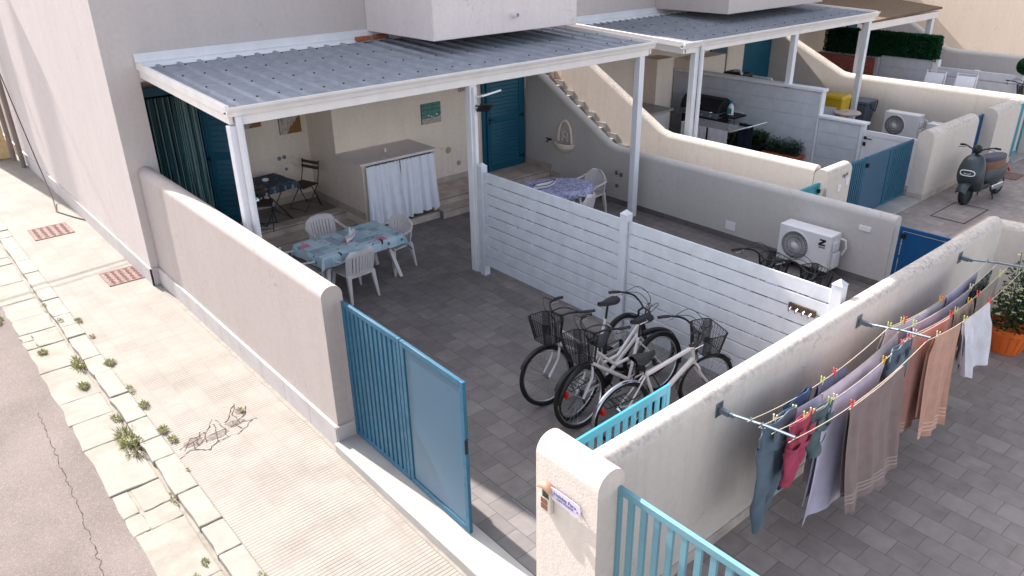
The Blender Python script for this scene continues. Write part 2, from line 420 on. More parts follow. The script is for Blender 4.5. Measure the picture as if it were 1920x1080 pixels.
# kerb stones and gutter slabs: irregular old limestone, laid as one run each
def stones(name, x0, x1, z0, z1, mat, lmin, lmax, jit, seed, y0=-6, y1=34, gap=.018, split=0):
    rnd = random.Random(seed); b = MB(); y = y0
    while y < y1:
        L = rnd.uniform(lmin, lmax); dz = rnd.uniform(-.008, .008)
        cells = [(x0, x1)]
        if split and rnd.random() < split:
            xm = x0+(x1-x0)*rnd.uniform(.3, .7); cells = [(x0, xm-gap), (xm, x1)]
        for (a, c) in cells:
            ys = [y]
            if len(cells) > 1 and rnd.random() < .6: ys = [y, y+L*rnd.uniform(.4, .6)]
            for q, yy in enumerate(ys):
                ye = (ys[q+1] if q+1 < len(ys) else y+L)-gap
                j = lambda s=1: rnd.uniform(-jit, jit)*s
                # outline with a few wobbling points per side
                pts = []
                for k in range(3): pts.append((a+j()+(c-a)*k/3, yy+j(.6)))
                for k in range(3): pts.append((c+j(.5), yy+(ye-yy)*k/3+j(.3)))
                for k in range(3): pts.append((c-(c-a)*k/3+j(.5), ye+j(.6)))
                for k in range(3): pts.append((a+j(1.3), ye-(ye-yy)*k/3+j(.3)))
                b.prism(pts, 'z', z0, z1+dz)
        y += L
    o = b.build(name, mat, smooth=0, bevel=.012, seg=2); return struct(o)
stones('kerb', 1.33, 1.555, -.35, -.085, 'kerb', .42, .78, .010, 3, gap=.014)
stones('gutter', .83, 1.30, -.35, -.138, 'gutter', .5, 1.0, .016, 5, gap=.010, split=.22)
sheet('kerb_bed', .80, 1.34, -8, 40, -.4, -.156, 'concrete'); sheet('kerb_bed', 1.35, 1.56, -8, 40, -.4, -.105, 'concrete')
# mortar line along the foot of the street wall
rn = random.Random(2); pts = [(2.95, y) for y in (12.2, -6)]
ys = [(-6+i*.22) for i in range(84)]
pts = [(2.96, 12.4), (2.96, -6)]+[(2.868+rn.uniform(-.014, .010)-(.0 if y > 6.3 else .03), y) for y in ys]
struct(MB().prism(pts, 'z', -.13, -.094).build('mortar_strip', 'concrete', smooth=0))
# the crack across the pavement
def crack(name, pts, wid, z, mat, seed):
    rr = random.Random(seed); b = MB()
    for line in pts:
        P = []
        for i in range(len(line)-1):
            (xa, ya), (xb, yb) = line[i], line[i+1]; n = max(2, int(math.hypot(xb-xa, yb-ya)/.05))
            for k in range(n): P.append((xa+(xb-xa)*k/n+rr.uniform(-.018, .018), ya+(yb-ya)*k/n+rr.uniform(-.018, .018)))
        P.append(line[-1])
        for i in range(len(P)-1):
            w0 = wid*rr.uniform(.15, 1.6); w1 = wid*rr.uniform(.15, 1.6)
            dx, dy = P[i+1][0]-P[i][0], P[i+1][1]-P[i][1]; L = math.hypot(dx, dy) or 1; nx, ny = -dy/L, dx/L
            b.add([(P[i][0]-nx*w0, P[i][1]-ny*w0, z), (P[i+1][0]-nx*w1, P[i+1][1]-ny*w1, z), (P[i+1][0]+nx*w1, P[i+1][1]+ny*w1, z), (P[i][0]+nx*w0, P[i][1]+ny*w0, z)], [(0, 1, 2, 3)])
    return struct(b.build(name, mat, smooth=0))
M['crack'] = plain('crack_dirt', (74, 58, 52), .95, var=.3, vscale=30)
M['dirt'] = NT('dirt_patch', .95, 0, .1)
_d = M['dirt']; _co = _d.coords(); _d.col(_d.ramp(_d.noise(24, 6, _co, .7), [(.35, (92, 82, 76)), (.6, (132, 124, 117))])); M['dirt'] = _d.m
def patch(pts, z, name='pavement_dirt'):
    struct(MB().add([(x, y, z) for x, y in pts], [tuple(range(len(pts)))]).build(name, 'dirt', smooth=0))
_r = random.Random(14)
for (cx, cy, rx, ry) in ((1.78, 7.60, .13, .10), (2.02, 7.56, .16, .07), (2.26, 7.66, .12, .09), (2.40, 7.86, .06, .10)):
    patch([(cx+rx*math.cos(k*.35)*_r.uniform(.55, 1.1), cy+ry*math.sin(k*.35)*_r.uniform(.55, 1.1)) for k in range(18)], -.0982+_r.uniform(0, .0008))
crack('pavement_crack', [[(1.57, 7.42), (1.8, 7.52), (2.0, 7.62), (2.2, 7.6), (2.42, 7.75), (2.5, 7.9)], [(1.62, 7.55), (1.78, 7.68), (1.95, 7.7), (2.1, 7.9)],
      [(1.66, 7.5), (1.7, 7.6), (1.84, 7.62), (1.9, 7.75)], [(1.8, 7.5), (1.82, 7.68)], [(2.05, 7.6), (2.07, 7.8)], [(2.3, 7.6), (2.32, 7.85), (2.4, 8.0)], [(1.7, 7.48), (1.86, 7.36), (2.05, 7.45), (2.25, 7.44), (2.45, 7.58)], [(1.9, 7.5), (1.93, 7.72)], [(2.1, 7.45), (2.14, 7.62), (2.12, 7.86)], [(2.28, 7.5), (2.26, 7.7)],
      [(1.75, 7.42), (1.78, 7.6)], [(2.0, 7.42), (2.03, 7.6)], [(2.2, 7.6), (2.35, 7.62), (2.5, 7.58)], [(2.2, 7.72), (2.42, 8.05)]], 0.0042, -.0955, 'crack', 4)
crack('road_crack', [[(.62, 9.5), (.58, 8.4), (.55, 7.4), (.5, 6.4), (.42, 5.6), (.4, 4.6)]], 0.0032, -.146, 'crack', 9)

# ============================================================ WALLS WITH ROUNDED CRESTS
def wall_y(name, label, x0, t, y0, y1, h, mat='wall_cap', z0=-.15, r=None, cat='wall', skirt=None, group=None, ends=True):
    t_ = thing(name, label, cat, (x0+t/2, (y0+y1)/2, 0), 0, group)
    MB().prism(shift(arch(t, h-z0, r), x0, z0), 'y', y0, y1).build('wall_body', mat, t_, smooth=50)
    return t_
def wall_x(name, label, y0, t, x0, x1, h, mat='wall_cap', z0=-.05, r=None, cat='wall', group=None):
    t_ = thing(name, label, cat, ((x0+x1)/2, y0+t/2, 0), 0, group)
    MB().prism(shift(arch(t, h-z0, r), y0, z0), 'x', x0, x1).build('wall_body', mat, t_, smooth=50)
    return t_
# street wall with stone plinth
sw = wall_y('street_wall', 'long low plaster wall with rounded crest between the pavement and the tiled yard', 2.95, .235, 6.43, 12.195, 1.80, 'wall_street', r=.115)
b = MB(); n = 9
for i in range(n):
    y0 = 6.405+i*(12.19-6.405)/n; b.box(2.915, 2.949, y0, y0+(12.19-6.405)/n-.004, -.14, .185)
b.build('plinth', 'plinth', sw, bevel=.004)
b = MB(); b.box(2.915, 3.19, 6.40, 6.428, -.14, .185); b.build('plinth', 'plinth', sw, bevel=.004)
MB().box(3.186, 3.2, 6.43, 12.19, 0, .11).build('skirting', 'skirt', sw)
# gate pillar and long front wall
pil = wall_y('gate_pillar', 'white rounded gate pillar with intercom and small name plate beside the open gate', 2.95, .26, 2.67, 3.27, 1.77, 'wall_cap', r=.129)
dw = wall_x('front_wall', 'long plaster wall with stained rounded crest running behind the laundry lines', 2.86, .2, 3.19, 10.33, 1.655, 'wall_cap', r=.1)
MB().box(3.2, 10.3, 2.843, 2.858, 0.002, .11).build('skirting', 'step', dw)
MB().box(3.2, 10.3, 3.062, 3.076, 0.002, .11).build('skirting', 'skirt', dw)
ew = wall_y('end_wall', 'short cream wall end standing beyond the laundry lines beside the flower pot', 10.8, .2, 2.66, 3.1, 1.44, 'wall_cap', r=.08)
# wall carrying the air conditioner, rising beside the stairs
aw = thing('party_wall', 'grey plaster wall with the air conditioner, rising beside the outdoor stairs', 'wall', (10.98, 8, 0))
AWX, AWT = 10.9, .2
def sweep_wall(b, x0, t, path, z0, r):
    # crest follows (y, h) points; section is rounded
    sec = arch(t, 1, r); N = len(path); vs = []
    for (y, h) in path:
        for (a, z) in sec: vs.append((x0+a, y, z0 if z < .001 else h-1+z))
    k = len(sec); fs = []
    for i in range(N-1):
        for j in range(k):
            l = (j+1) % k; fs.append((i*k+j, i*k+l, (i+1)*k+l, (i+1)*k+j))
    fs += [tuple(range(k))[::-1], tuple((N-1)*k+j for j in range(k))]
    b.add(vs, fs); return b
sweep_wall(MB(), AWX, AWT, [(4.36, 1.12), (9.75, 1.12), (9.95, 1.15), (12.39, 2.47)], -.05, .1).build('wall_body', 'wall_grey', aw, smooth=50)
b = MB(); n = 20
for i in range(n):
    y0 = 4.4+i*(11.35-4.4)/n; b.box(AWX-.012, AWX-.001, y0, y0+(11.35-4.4)/n-.003, 0.001, .1)
b.build('skirting', 'skirt', aw)
MB().box(AWX-.016, AWX-.001, 11.56, 12.39, .28, .40).build('skirting', 'step', aw)
MB().box(AWX-.016, AWX-.001, 11.30, 11.56, .14, .26).build('skirting', 'step', aw)
sb = thing('stair_wall', 'sunlit cream wall on the far side of the stairs, running to the pillar with the emblem', 'wall', (12.05, 8, 0))
sweep_wall(MB(), 11.95, .2, [(6.25, 1.27), (9.35, 1.27), (9.55, 1.31), (12.39, 2.83)], -.05, .1).build('wall_body', 'wall_cap', sb, smooth=50)
sc_ = thing('stair_wall', 'long sunlit wall with rounded crest behind the bins and grey white air conditioner', 'wall', (20.05, 8, 0))
sweep_wall(MB(), 20.0, .26, [(5.75, 1.35), (9.95, 1.35), (10.15, 1.38), (12.4, 2.42)], -.05, .125).build('wall_body', 'wall_cap', sc_, smooth=50)
sdw = thing('stair_wall', 'farthest grey shaded wall with rounded crest below the big sunlit house side', 'wall', (27.8, 9, 0))
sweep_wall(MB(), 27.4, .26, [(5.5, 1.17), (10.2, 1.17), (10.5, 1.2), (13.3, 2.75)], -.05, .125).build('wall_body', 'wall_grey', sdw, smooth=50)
M['marble2'] = plain('stair_stone', (204, 192, 180), .7, var=.08)
# outdoor stairs
st = thing('outdoor_stairs', 'narrow plaster stairs climbing between two sloping walls', 'stairs', (11.5, 10.2, 0))
RISE, RUN, SY = .178, .325, 9.48
N_ = 15; ys_ = [SY+i*RUN for i in range(N_+1)]
b = MB(); prof = [(SY, 0)]
for i in range(N_): prof += [(ys_[i], RISE*(i+1)), (ys_[i+1], RISE*(i+1))]
prof += [(prof[-1][0], 0)]
b.prism(prof, 'x', 11.101, 11.949); b.build('steps', 'marble2', st, smooth=0)
b = MB()
for i in range(N_): b.box(11.102, 11.948, ys_[i]-.02, ys_[i+1]-.003, RISE*(i+1)+.001, RISE*(i+1)+.024)
b.build('treads', 'marble', st, bevel=.004)
lo_, hi_ = [], []
for i in range(N_-1):
    z = RISE*(i+1)+.025; lo_ += [(ys_[i], z), (ys_[i+1]-.001, z)]; hi_ += [(ys_[i]-.09 if i else ys_[i], z+.10), (ys_[i+1]-.09, z+.10)]
MB().prism(lo_+hi_[::-1], 'x', 11.932, 11.9488).build('skirting', 'marble', st, smooth=0)

# small gate pillars in the lane
p2 = wall_x('gate_pillar', 'small sunlit pillar with rounded top and emblem at the end of the stair passage', 5.98, .26, 11.95, 12.72, 1.24, 'wall_cap', r=.125)
MB().box(11.94, 12.74, 5.965, 5.979, 0, .1).build('skirting', 'step', p2)
p3 = wall_x('gate_pillar', 'broad white pillar wall with rounded top behind the scooter', 5.74, .3, 15.32, 17.4, 1.36, 'wall_cap', r=.145)
MB().box(15.3, 17.42, 5.722, 5.738, 0, .12).build('skirting', 'step', p3)
MB().box(15.304, 15.318, 5.738, 6.04, 0, .12).build('skirting', 'step', p3)
p4 = wall_x('gate_pillar', 'white pillar wall with rounded top between two blue gates behind the scooter', 5.62, .34, 18.05, 19.35, 1.38, 'wall_cap', r=.165)
MB().box(18.03, 19.37, 5.6, 5.618, 0, .12).build('skirting', 'step', p4)
p5 = wall_x('gate_pillar', 'far white pillar at the very edge beside the last gate', 5.5, .4, 20.27, 22.4, 1.36, 'wall_cap', r=.18)
MB().box(20.25, 22.42, 5.482, 5.498, 0, .12).build('skirting', 'step', p5)

M['wall_bay'] = plaster('bay_plaster', (224, 212, 210), grain=260, strength=.2)
# ============================================================ HOUSES
ha = thing('house', 'large plaster house with porch, shuttered doors and projecting upper bay', 'house', (6.8, 12.2, 0))
b = MB(); b.box(2.83, 3.27, 12.2, 13.43, -.2, 3.02); b.box(2.83, 3.27, 13.43, 30, -.2, 8.7)
b.box(3.27, 6.6, 12.2, 30, 3.02, 8.7); b.box(2.83, 3.27, 12.2, 13.43, 3.02, 8.7); b.box(6.6, 10.9, 12.2, 15.5, 3.02, 10.6); b.box(6.6, 10.9, 15.5, 30, 3.02, 6.4)
b.build('upper_wall', 'wall_house', ha, smooth=0)
b = MB(); b.box(3.27, 6.35, 13.43, 14.2, 0, 3.02)
b.build('porch_wall', 'wall_cream', ha, smooth=0)
b = MB(); b.box(6.35, 10.9, 12.4, 14.4, 0, 3.02); b.build('porch_wall', 'wall_cream', ha, bevel=.01)
b = MB(); b.box(2.80, 2.829, 12.17, 30, -.14, .185); b.box(2.80, 3.27, 12.17, 12.199, -.14, .185); b.build('plinth', 'plinth', ha, bevel=.004)
b = MB(); b.box(7.1, 10.2, 10.2, 12.197, 3.39, 8.4); b.build('upper_bay', 'wall_bay', ha, bevel=.012)
b = MB(); b.m = Matrix.Translation((8.72, 10.2, 3.66)) @ Matrix.Rotation(R(90), 4, 'X')
b.lathe([(.0001, .0), (.045, 0), (.045, .12), (.036, .12), (.036, .02), (.0001, .02)], 20)
b.build('drain_spout', 'whitep', ha)
# porch floor and steps
b = MB(); b.box(3.27, 6.35, 12.25, 13.43, 0, .27); b.build('porch_floor', 'stepdark', ha, bevel=.004)
b = MB(); b.box(3.2, 6.35, 11.85, 12.249, 0, .135); b.box(7.86, 10.88, 11.6, 12.4, 0, .27); b.box(7.86, 10.88, 11.3, 11.599, 0, .135)
b.box(6.36, 7.859, 11.42, 12.4, 0, .135)
b.build('steps', 'stepdark', ha, bevel=.004)
b = MB()
for (x0, x1, y, z0, z1) in ((3.2, 6.35, 11.85, .0, .12), (3.27, 6.35, 12.25, .136, .25), (7.86, 10.88, 11.3, 0, .12), (7.86, 10.88, 11.6, .136, .25), (6.36, 7.859, 11.42, 0, .12)):
    k = x0
    while k < x1-.02:
        e = min(k+.62, x1); b.box(k+.002, e-.002, y-.014, y-.001, z0+.002, z1); k = e
b.build('risers', 'step', ha)
b = MB()
for (x0, x1, y0, y1, z) in ((3.2, 6.35, 11.83, 12.235, .136), (3.27, 6.35, 12.235, 12.5, .271), (7.86, 10.88, 11.28, 11.585, .136), (7.86, 10.88, 11.585, 12.4, .271)):
    k = x0
    while k < x1-.02:
        e = min(k+.62, x1); b.box(k+.002, e-.002, y0, y1, z, z+.022); k = e
b.build('treads', 'step', ha, bevel=.004)
MB().box(6.336, 6.349, 11.52, 13.4, .292, .42).build('skirting', 'step', ha)
MB().box(3.27, 6.33, 13.415, 13.429, .28, .40).build('skirting', 'step', ha); MB().box(7.95, 9.65, 12.386, 12.399, .294, .40).build('skirting', 'step', ha)
# service niche with counter top
b = MB(); b.box(6.35, 6.44, 11.5, 12.4, .0, 1.28); b.box(7.80, 7.88, 11.5, 12.4, 0, 1.28); b.box(7.05, 7.13, 11.53, 12.4, 0, 1.28); b.box(6.44, 7.8, 12.3, 12.4, 0, 1.28)
b.build('niche', 'wall_cream', ha)
MB().box(6.30, 7.90, 11.46, 12.42, 1.28, 1.325).build('counter_top', plain('counter_top', (214, 204, 202), .6, var=.04), ha, bevel=.004)

def louvre_door(par, name, w, h, mat, origin, rz, handle=1, label=None, split=.52, slats=14, arched=False, hinge_side=1):
    """shuttered door leaf in the plane y=0, x 0..w, front towards -y"""
    b = MB(); Mx = Matrix.Translation(origin) @ Matrix.Rotation(rz, 4, 'Z'); b.m = Mx
    fr = .095; mz = h*split
    b.box(0, fr, -.02, .02, 0, h); b.box(w-fr, w, -.02, .02, 0, h); b.box(fr, w-fr, -.019, .019, 0, .13); b.box(fr, w-fr, -.019, .019, h-.1, h); b.box(fr, w-fr, -.019, .019, mz-.06, mz+.06)
    leaf = b.build(name, mat, par, bevel=.004, label=label)
    b = MB(); b.m = Mx
    for (z0, z1) in ((.13, mz-.06), (mz+.06, h-.1)):
        n = max(3, int((z1-z0)/(.09 if name == 'shutter' else .07)))
        for i in range(n):
            z = z0+(z1-z0)*(i+.5)/n; q = (z1-z0)/n
            b.add([(fr, -.018, z-q*.42), (w-fr, -.018, z-q*.42), (w-fr, .012, z+q*.5), (fr, .012, z+q*.5), (fr, -.008, z-q*.5), (w-fr, -.008, z-q*.5), (w-fr, .018, z+q*.38), (fr, .018, z+q*.38)],
                  [(0, 1, 2, 3), (4, 7, 6, 5), (0, 4, 5, 1), (2, 6, 7, 3)])
    b.build('slats', mat, leaf, smooth=0)
    if handle:
        b = MB(); b.m = Mx; xh = .05 if handle > 0 else w-.05; z = h*.5
        b.box(xh-.018, xh+.018, -.028, -.02, z-.09, z+.07); b.tube([(xh, -.028, z+.02), (xh, -.065, z+.02), (xh+.11*(1 if handle > 0 else -1), -.07, z+.02)], .009)
        b.build('handle', 'black', leaf)
    b = MB(); b.m = Mx; xh = w if hinge_side > 0 else 0
    for z in (.2, h*.5, h-.22): b.box(xh-.11, xh+.02, -.03, -.02, z-.02, z+.02); b.tube([(xh+.012, -.026, z-.06), (xh+.012, -.026, z+.06)], .012)
    b.build('hinges', 'black', leaf)
    return leaf
MB().box(9.70, 10.84, 12.34, 12.399, .294, 2.62).build('door_frame', 'bluedoor', ha, bevel=.006)
louvre_door(ha, 'door', .96, 2.14, 'bluedoor', (9.78, 12.318, .30), 0, handle=1, split=.5)
b = MB(); b.box(9.78, 10.76, 12.335, 12.339, 2.46, 2.6)
for i in range(12): b.box(9.80+i*.08, 9.815+i*.08, 12.315, 12.334, 2.46, 2.6)
b.build('transom_grille', 'metalblack', ha)
b = MB(); b.box(3.30, 4.5, 13.3, 13.431, .27, 2.7); b.build('doorway', 'dark', ha, smooth=0)  # solid dark slab, the shaded interior is painted rather than open
b = MB(); b.box(3.275, 3.36, 13.24, 13.3, .27, 2.75); b.box(4.36, 4.5, 13.24, 13.3, .27, 2.75); b.box(3.36, 4.36, 13.24, 13.3, 2.6, 2.75); b.build('door_frame', 'bluedoor', ha, bevel=.005)
louvre_door(ha, 'shutter', .52, 2.32, 'bluedoor', (4.40, 13.225, .285), R(-38), handle=0, hinge_side=-1, slats=20)
louvre_door(ha, 'shutter', .40, 2.32, 'bluedoor', (3.33, 12.93, .285), R(62), handle=1, hinge_side=1)
# sockets, round vents on the porch walls
def disc(b, c, r, ax, n=20, d=.012, prof=None):
    m0 = b.m
    rot = Matrix.Rotation(R(90), 4, 'X') if ax == 'y' else Matrix.Rotation(R(-90), 4, 'Y')
    b.m = m0 @ Matrix.Translation(c) @ rot; b.lathe(prof or [(r, 0), (r, d*.6), (r*.85, d)], n); b.m = m0
for (x, y, z, r) in ((6.02-.3, 13.43, 1.15, .038), (6.02-.2, 13.43, 1.16, .038), (5.83, 13.43, .93, .03)):
    b = MB(); disc(b, (x, y, z), r, 'y'); v = b.build('wall_vent', 'steel', ha)
b = MB(); disc(b, (8.83, 12.4, .93), .065, 'y'); b.build('wall_vent', plain('tan_plastic', (172, 156, 124), .6), ha)
b = MB(); disc(b, (9.08, 12.4, .62), .05, 'y'); b.build('wall_vent', plain('grey_plastic', (160, 150, 142), .6), ha)
MB().box(8.09, 8.16, 12.388, 12.4, .86, .96).build('socket', 'whitep', ha, bevel=.003)

# white flashing between house and roof
hb = thing('house', 'second house of the row behind the long lean-to roof with blue doors', 'house', (16, 12.4, 0))
b = MB(); b.box(12.15, 19.6, 12.4, 24, 0, 2.9); b.build('porch_wall', 'wall_cream', hb)
b = MB(); b.box(12.15, 19.3, 12.2, 24, 2.9, 6.5); b.box(14.75, 18.6, 10.2, 12.197, 3.2, 7.6); b.build('upper_wall', 'wall_house', hb, bevel=.012)
MB().box(10.9, 12.15, 13.9, 24, 0, 3.0).build('stair_landing', 'wall_cream', hb)
MB().box(19.6, 21.2, 14.5, 24, 0, 3.0).build('side_wall', 'wall_cream', hb)
b = MB(); b.box(14.6, 15.2, 11.9, 12.4, 0, 2.1); b.build('porch_wall', 'wall_cream', hb, bevel=.01)
MB().box(15.9, 17.3, 11.9, 12.4, 0, 1.95).build('low_wall', 'wall_cream', hb, bevel=.01)
MB().box(17.3, 17.95, 12.34, 12.399, .1, 2.4).build('door', 'bluedoor', hb, bevel=.005)
MB().box(17.95, 18.7, 12.3, 12.399, .1, 2.4).build('door_frame', 'wall_cream', hb, bevel=.005)
MB().box(18.7, 20.6, 12.3, 12.399, .1, 2.45).build('door', 'bluedoor', hb, bevel=.005)
hc = thing('house', 'third house with reed roofed porch, cream porch wall behind the hedge', 'house', (24, 12.8, 0))
MB().box(21.2, 27.3, 13.1, 24, 0, 6.5).build('porch_wall', 'wall_cream', hc)
MB().box(21.9, 22.9, 12.95, 13.099, 0, 2.4).build('side_wall', 'wall_cream', hc)
MB().box(25.6, 26.2, 13.0, 13.099, 0, 2.4).build('door', 'bluedoor', hc)
hd = thing('house', 'big plain sunlit house side filling the upper right corner', 'house', (33, 9, 0))
b = MB(); b.box(30, 44, 2, 30, 0, 9); b.build('side_wall', 'wall_far', hd, smooth=0)
MB().box(29.4, 29.999, 13.6, 15.2, 0, 3.1).build('door_hood', 'bluedoor', hd)

# ============================================================ PERGOLA ROOFS
def roof_sheet(b, x0, x1, y0, y1, z0, z1, step=.30):
    # trapezoid ribs running down the slope
    sec = []; x = x0
    while x < x1-.01:
        for (dx, dz) in ((0, 0), (.20, 0), (.222, .036), (.262, .036), (.284, 0)):
            sec.append((min(x+dx*step/.3, x1), dz))
        x += step
    sec.append((x1, 0)); n = len(sec)
    vs = [(a, y0, z0+d) for a, d in sec]+[(a, y1, z1+d) for a, d in sec]+[(a, y0, z0+d-.012) for a, d in sec]+[(a, y1, z1+d-.012) for a, d in sec]
    fs = [(i, i+1, n+i+1, n+i) for i in range(n-1)]+[(2*n+i+1, 2*n+i, 3*n+i, 3*n+i+1) for i in range(n-1)]+[(i+1, i, 2*n+i, 2*n+i+1) for i in range(n-1)]+[(n+i, n+i+1, 3*n+i+1, 3*n+i) for i in range(n-1)]
    b.add(vs, fs); return b
def pergola(label, x0, x1, yf, yb, zf, zb, posts, ptop, down=True, post_w=.125, ribs=.3):
    t = thing('pergola', label, 'pergola', ((x0+x1)/2, yf, 0))
    roof_sheet(MB(), x0+.03, x1-.03, yf+.06, yb-.0, zf, zb, ribs).build('roof_sheet', 'roof', t, smooth=20)
    rnd = random.Random(1)
    b = MB(); x = x0+.03+.24*ribs/.3
    while x < x1-.1:
        for fy in (.12, .38, .64, .88):
            y = yf+(yb-yf)*fy+rnd.uniform(-.03, .03); z = zf+(zb-zf)*(y-yf-.06)/(yb-yf-.06)+.036
            b.lathe([(.016, 0), (.016, .006), (.008, .014)], 8, (x, y, z))
        x += ribs*(1 if rnd.random() < (.8 if ribs > .25 else .2) else 2)
    b.build('screws', 'metalblack', t)
    # gutter moulding + beam
    sec = [(0, 0), (.0, .115), (.02, .125), (.02, .09), (.075, .09), (.075, 0)]
    sec = [(yf-.045, zf-.055), (yf-.06, zf-.01), (yf-.085, zf+.03), (yf-.09, zf+.062), (yf-.072, zf+.066), (yf-.066, zf+.03), (yf+.05, zf-.012), (yf+.05, zf-.055)]
    MB().prism(sec, 'x', x0, x1).build('gutter', 'whitebeam', t, smooth=0, bevel=.003)
    MB().box(x0+.1, x1-.12, yf-.02, yf+.085, ptop-.012, zf-.056).build('beam', 'whitebeam', t, bevel=.006)
    for k, px in enumerate(posts):
        o = MB().box(px, px+post_w, yf-.03, yf-.03+post_w, 0, ptop-.012).build('post', 'white', t, bevel=.008)
    # sloping side fascia, two steps
    for xs, sgn in ((x0, 1), (x1, -1)):
        xa, xb = (xs, xs+.05*sgn)
        b = MB(); a, c = min(xa, xb), max(xa, xb)
        b.add([(a, yf-.02, zf-.03), (c, yf-.02, zf-.03), (c, yb, zb-.03), (a, yb, zb-.03), (a, yf-.02, zf+.075), (c, yf-.02, zf+.075), (c, yb, zb+.075), (a, yb, zb+.075)],
              [(0, 3, 2, 1), (4, 5, 6, 7), (0, 1, 5, 4), (1, 2, 6, 5), (2, 3, 7, 6), (3, 0, 4, 7)])
        a2, c2 = (a+.03*sgn, c+.03*sgn)
        b.add([(a2, yf, zf-.15), (c2, yf, zf-.15), (c2, yb, zb-.15), (a2, yb, zb-.15), (a2, yf, zf-.031), (c2, yf, zf-.031), (c2, yb, zb-.031), (a2, yb, zb-.031)],
              [(0, 3, 2, 1), (4, 5, 6, 7), (0, 1, 5, 4), (1, 2, 6, 5), (2, 3, 7, 6), (3, 0, 4, 7)])
        b.build('side_fascia', 'whitebeam', t, smooth=0, bevel=.005)
    b = MB(); b.box(x0, x1, yb-.10, yb, zb+.06, zb+.068); b.box(x0, x1, yb-.018, yb-.002, zb+.068, zb+.19)
    b.add([(x0, yb-.10, zb+.06), (x1, yb-.10, zb+.06), (x1, yb-.13, zb+.0), (x0, yb-.13, zb+.0), (x0, yb-.095, zb+.06), (x1, yb-.095, zb+.06), (x1, yb-.125, zb+.0), (x0, yb-.125, zb+.0)], [(0, 1, 2, 3), (7, 6, 5, 4), (0, 3, 7, 4), (1, 5, 6, 2)])
    b.build('flashing', 'white', t, bevel=.002)
    return t
pg = pergola('white pergola with corrugated metal roof over the yard nearest the street', 3.25, 10.85, 8.97, 12.19, 3.085, 3.23, (3.262, 6.80, 10.50), 2.93)
b = MB(); b.tube([(3.372, 8.90, 3.03), (3.372, 8.90, 2.2), (3.372, 8.90, .05)], .042, 16); 
for z in (2.0, .9): b.tube([(3.372, 8.90, z-.012), (3.372, 8.90, z+.012)], .05, 16); b.box(3.417, 3.447, 8.88, 8.92, z-.012, z+.012)
b.build('downpipe', 'white', pg)
MB().box(6.83, 6.885, 8.885, 8.939, 0, 2.9).build('conduit', 'white', pg, bevel=.006)
pg2 = pergola('long lean-to roof of grey corrugated sheet over the second yard', 12.0, 19.45, 9.22, 12.19, 2.92, 3.04, (12.38, 15.86, 19.1), 2.78, ribs=.2)
b = MB(); b.tube([(12.53, 9.15, 2.9), (12.53, 9.15, .05)], .04, 14); b.build('downpipe', 'white', pg2)
pg3 = thing('pergola', 'far porch with brown reed roof and white timber frame behind the hedge', 'pergola', (23, 9.8, 0))
b = MB(); b.add([(20.3, 9.9, 2.55), (24.9, 9.9, 2.60), (25.6, 13.1, 2.85), (20.3, 13.1, 2.85), (20.3, 9.9, 2.60), (24.9, 9.9, 2.65), (25.6, 13.1, 2.9), (20.3, 13.1, 2.9)],
    [(0, 3, 2, 1), (4, 5, 6, 7), (0, 1, 5, 4), (1, 2, 6, 5), (2, 3, 7, 6), (3, 0, 4, 7)])
b.build('roof_sheet', 'roof2', pg3, smooth=0)
b = MB(); b.box(20.5, 24.8, 9.93, 10.05, 2.36, 2.545); b.build('beam', 'whitebeam', pg3, bevel=.006)
for px in (20.5, 24.5): MB().box(px, px+.16, 9.95, 10.1, 0, 2.36).build('post', 'white', pg3, bevel=.008)
# bricks left on the roof beside the bay
for (x, y, a) in ((6.93, 12.02, 3), (7.28, 12.04, 4)):
    b = MB(); b.m = Matrix.Translation((x, y, 3.3)) @ Matrix.Rotation(R(a), 4, 'Z'); b.box(-.15, .12, -.06, .06, -.03, .03)
    tag(b.build('brick', 'brick', bevel=.006), 'red brick lying on the pergola roof, '+('left' if a == 3 else 'right')+' one of the two beside the bay', 'brick', 'bricks on the pergola roof')

# ============================================================ FENCE, GATES
fe = thing('slat_fence', 'tall white horizontal slat fence dividing the two tiled yards', 'fence', (6.86, 6, 0))
def pyr_post(b, x, y, w, h):
    b.box(x-w/2, x+w/2, y-w/2, y+w/2, 0, h); b.add([(x-w/2-.008, y-w/2-.008, h), (x+w/2+.008, y-w/2-.008, h), (x+w/2+.008, y+w/2+.008, h), (x-w/2-.008, y+w/2+.008, h), (x, y, h+.06)], [(3, 2, 1, 0), (0, 1, 4), (1, 2, 4), (2, 3, 4), (3, 0, 4)])
for (y) in (8.79, 5.93, 3.14):
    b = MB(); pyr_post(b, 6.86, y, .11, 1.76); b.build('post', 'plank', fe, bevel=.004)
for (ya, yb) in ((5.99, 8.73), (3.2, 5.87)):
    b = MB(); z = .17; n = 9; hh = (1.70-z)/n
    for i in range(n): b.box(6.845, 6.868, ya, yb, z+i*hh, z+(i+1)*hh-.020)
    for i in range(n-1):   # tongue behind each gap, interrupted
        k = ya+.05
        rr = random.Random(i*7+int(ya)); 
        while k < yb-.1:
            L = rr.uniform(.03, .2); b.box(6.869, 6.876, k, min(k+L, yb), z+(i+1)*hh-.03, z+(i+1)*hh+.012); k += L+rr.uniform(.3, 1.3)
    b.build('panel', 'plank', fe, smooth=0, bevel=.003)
b = MB(); b.box(6.815, 6.842, 3.32, 3.62, 1.33, 1.40); b.build('board', 'wood', fe)
b = MB()
for k in range(4): b.tube([(6.815, 3.36+k*.075, 1.36), (6.77, 3.36+k*.075, 1.33), (6.765, 3.36+k*.075, 1.37)], .007, 6)
b.build('hooks', 'chrome', fe)

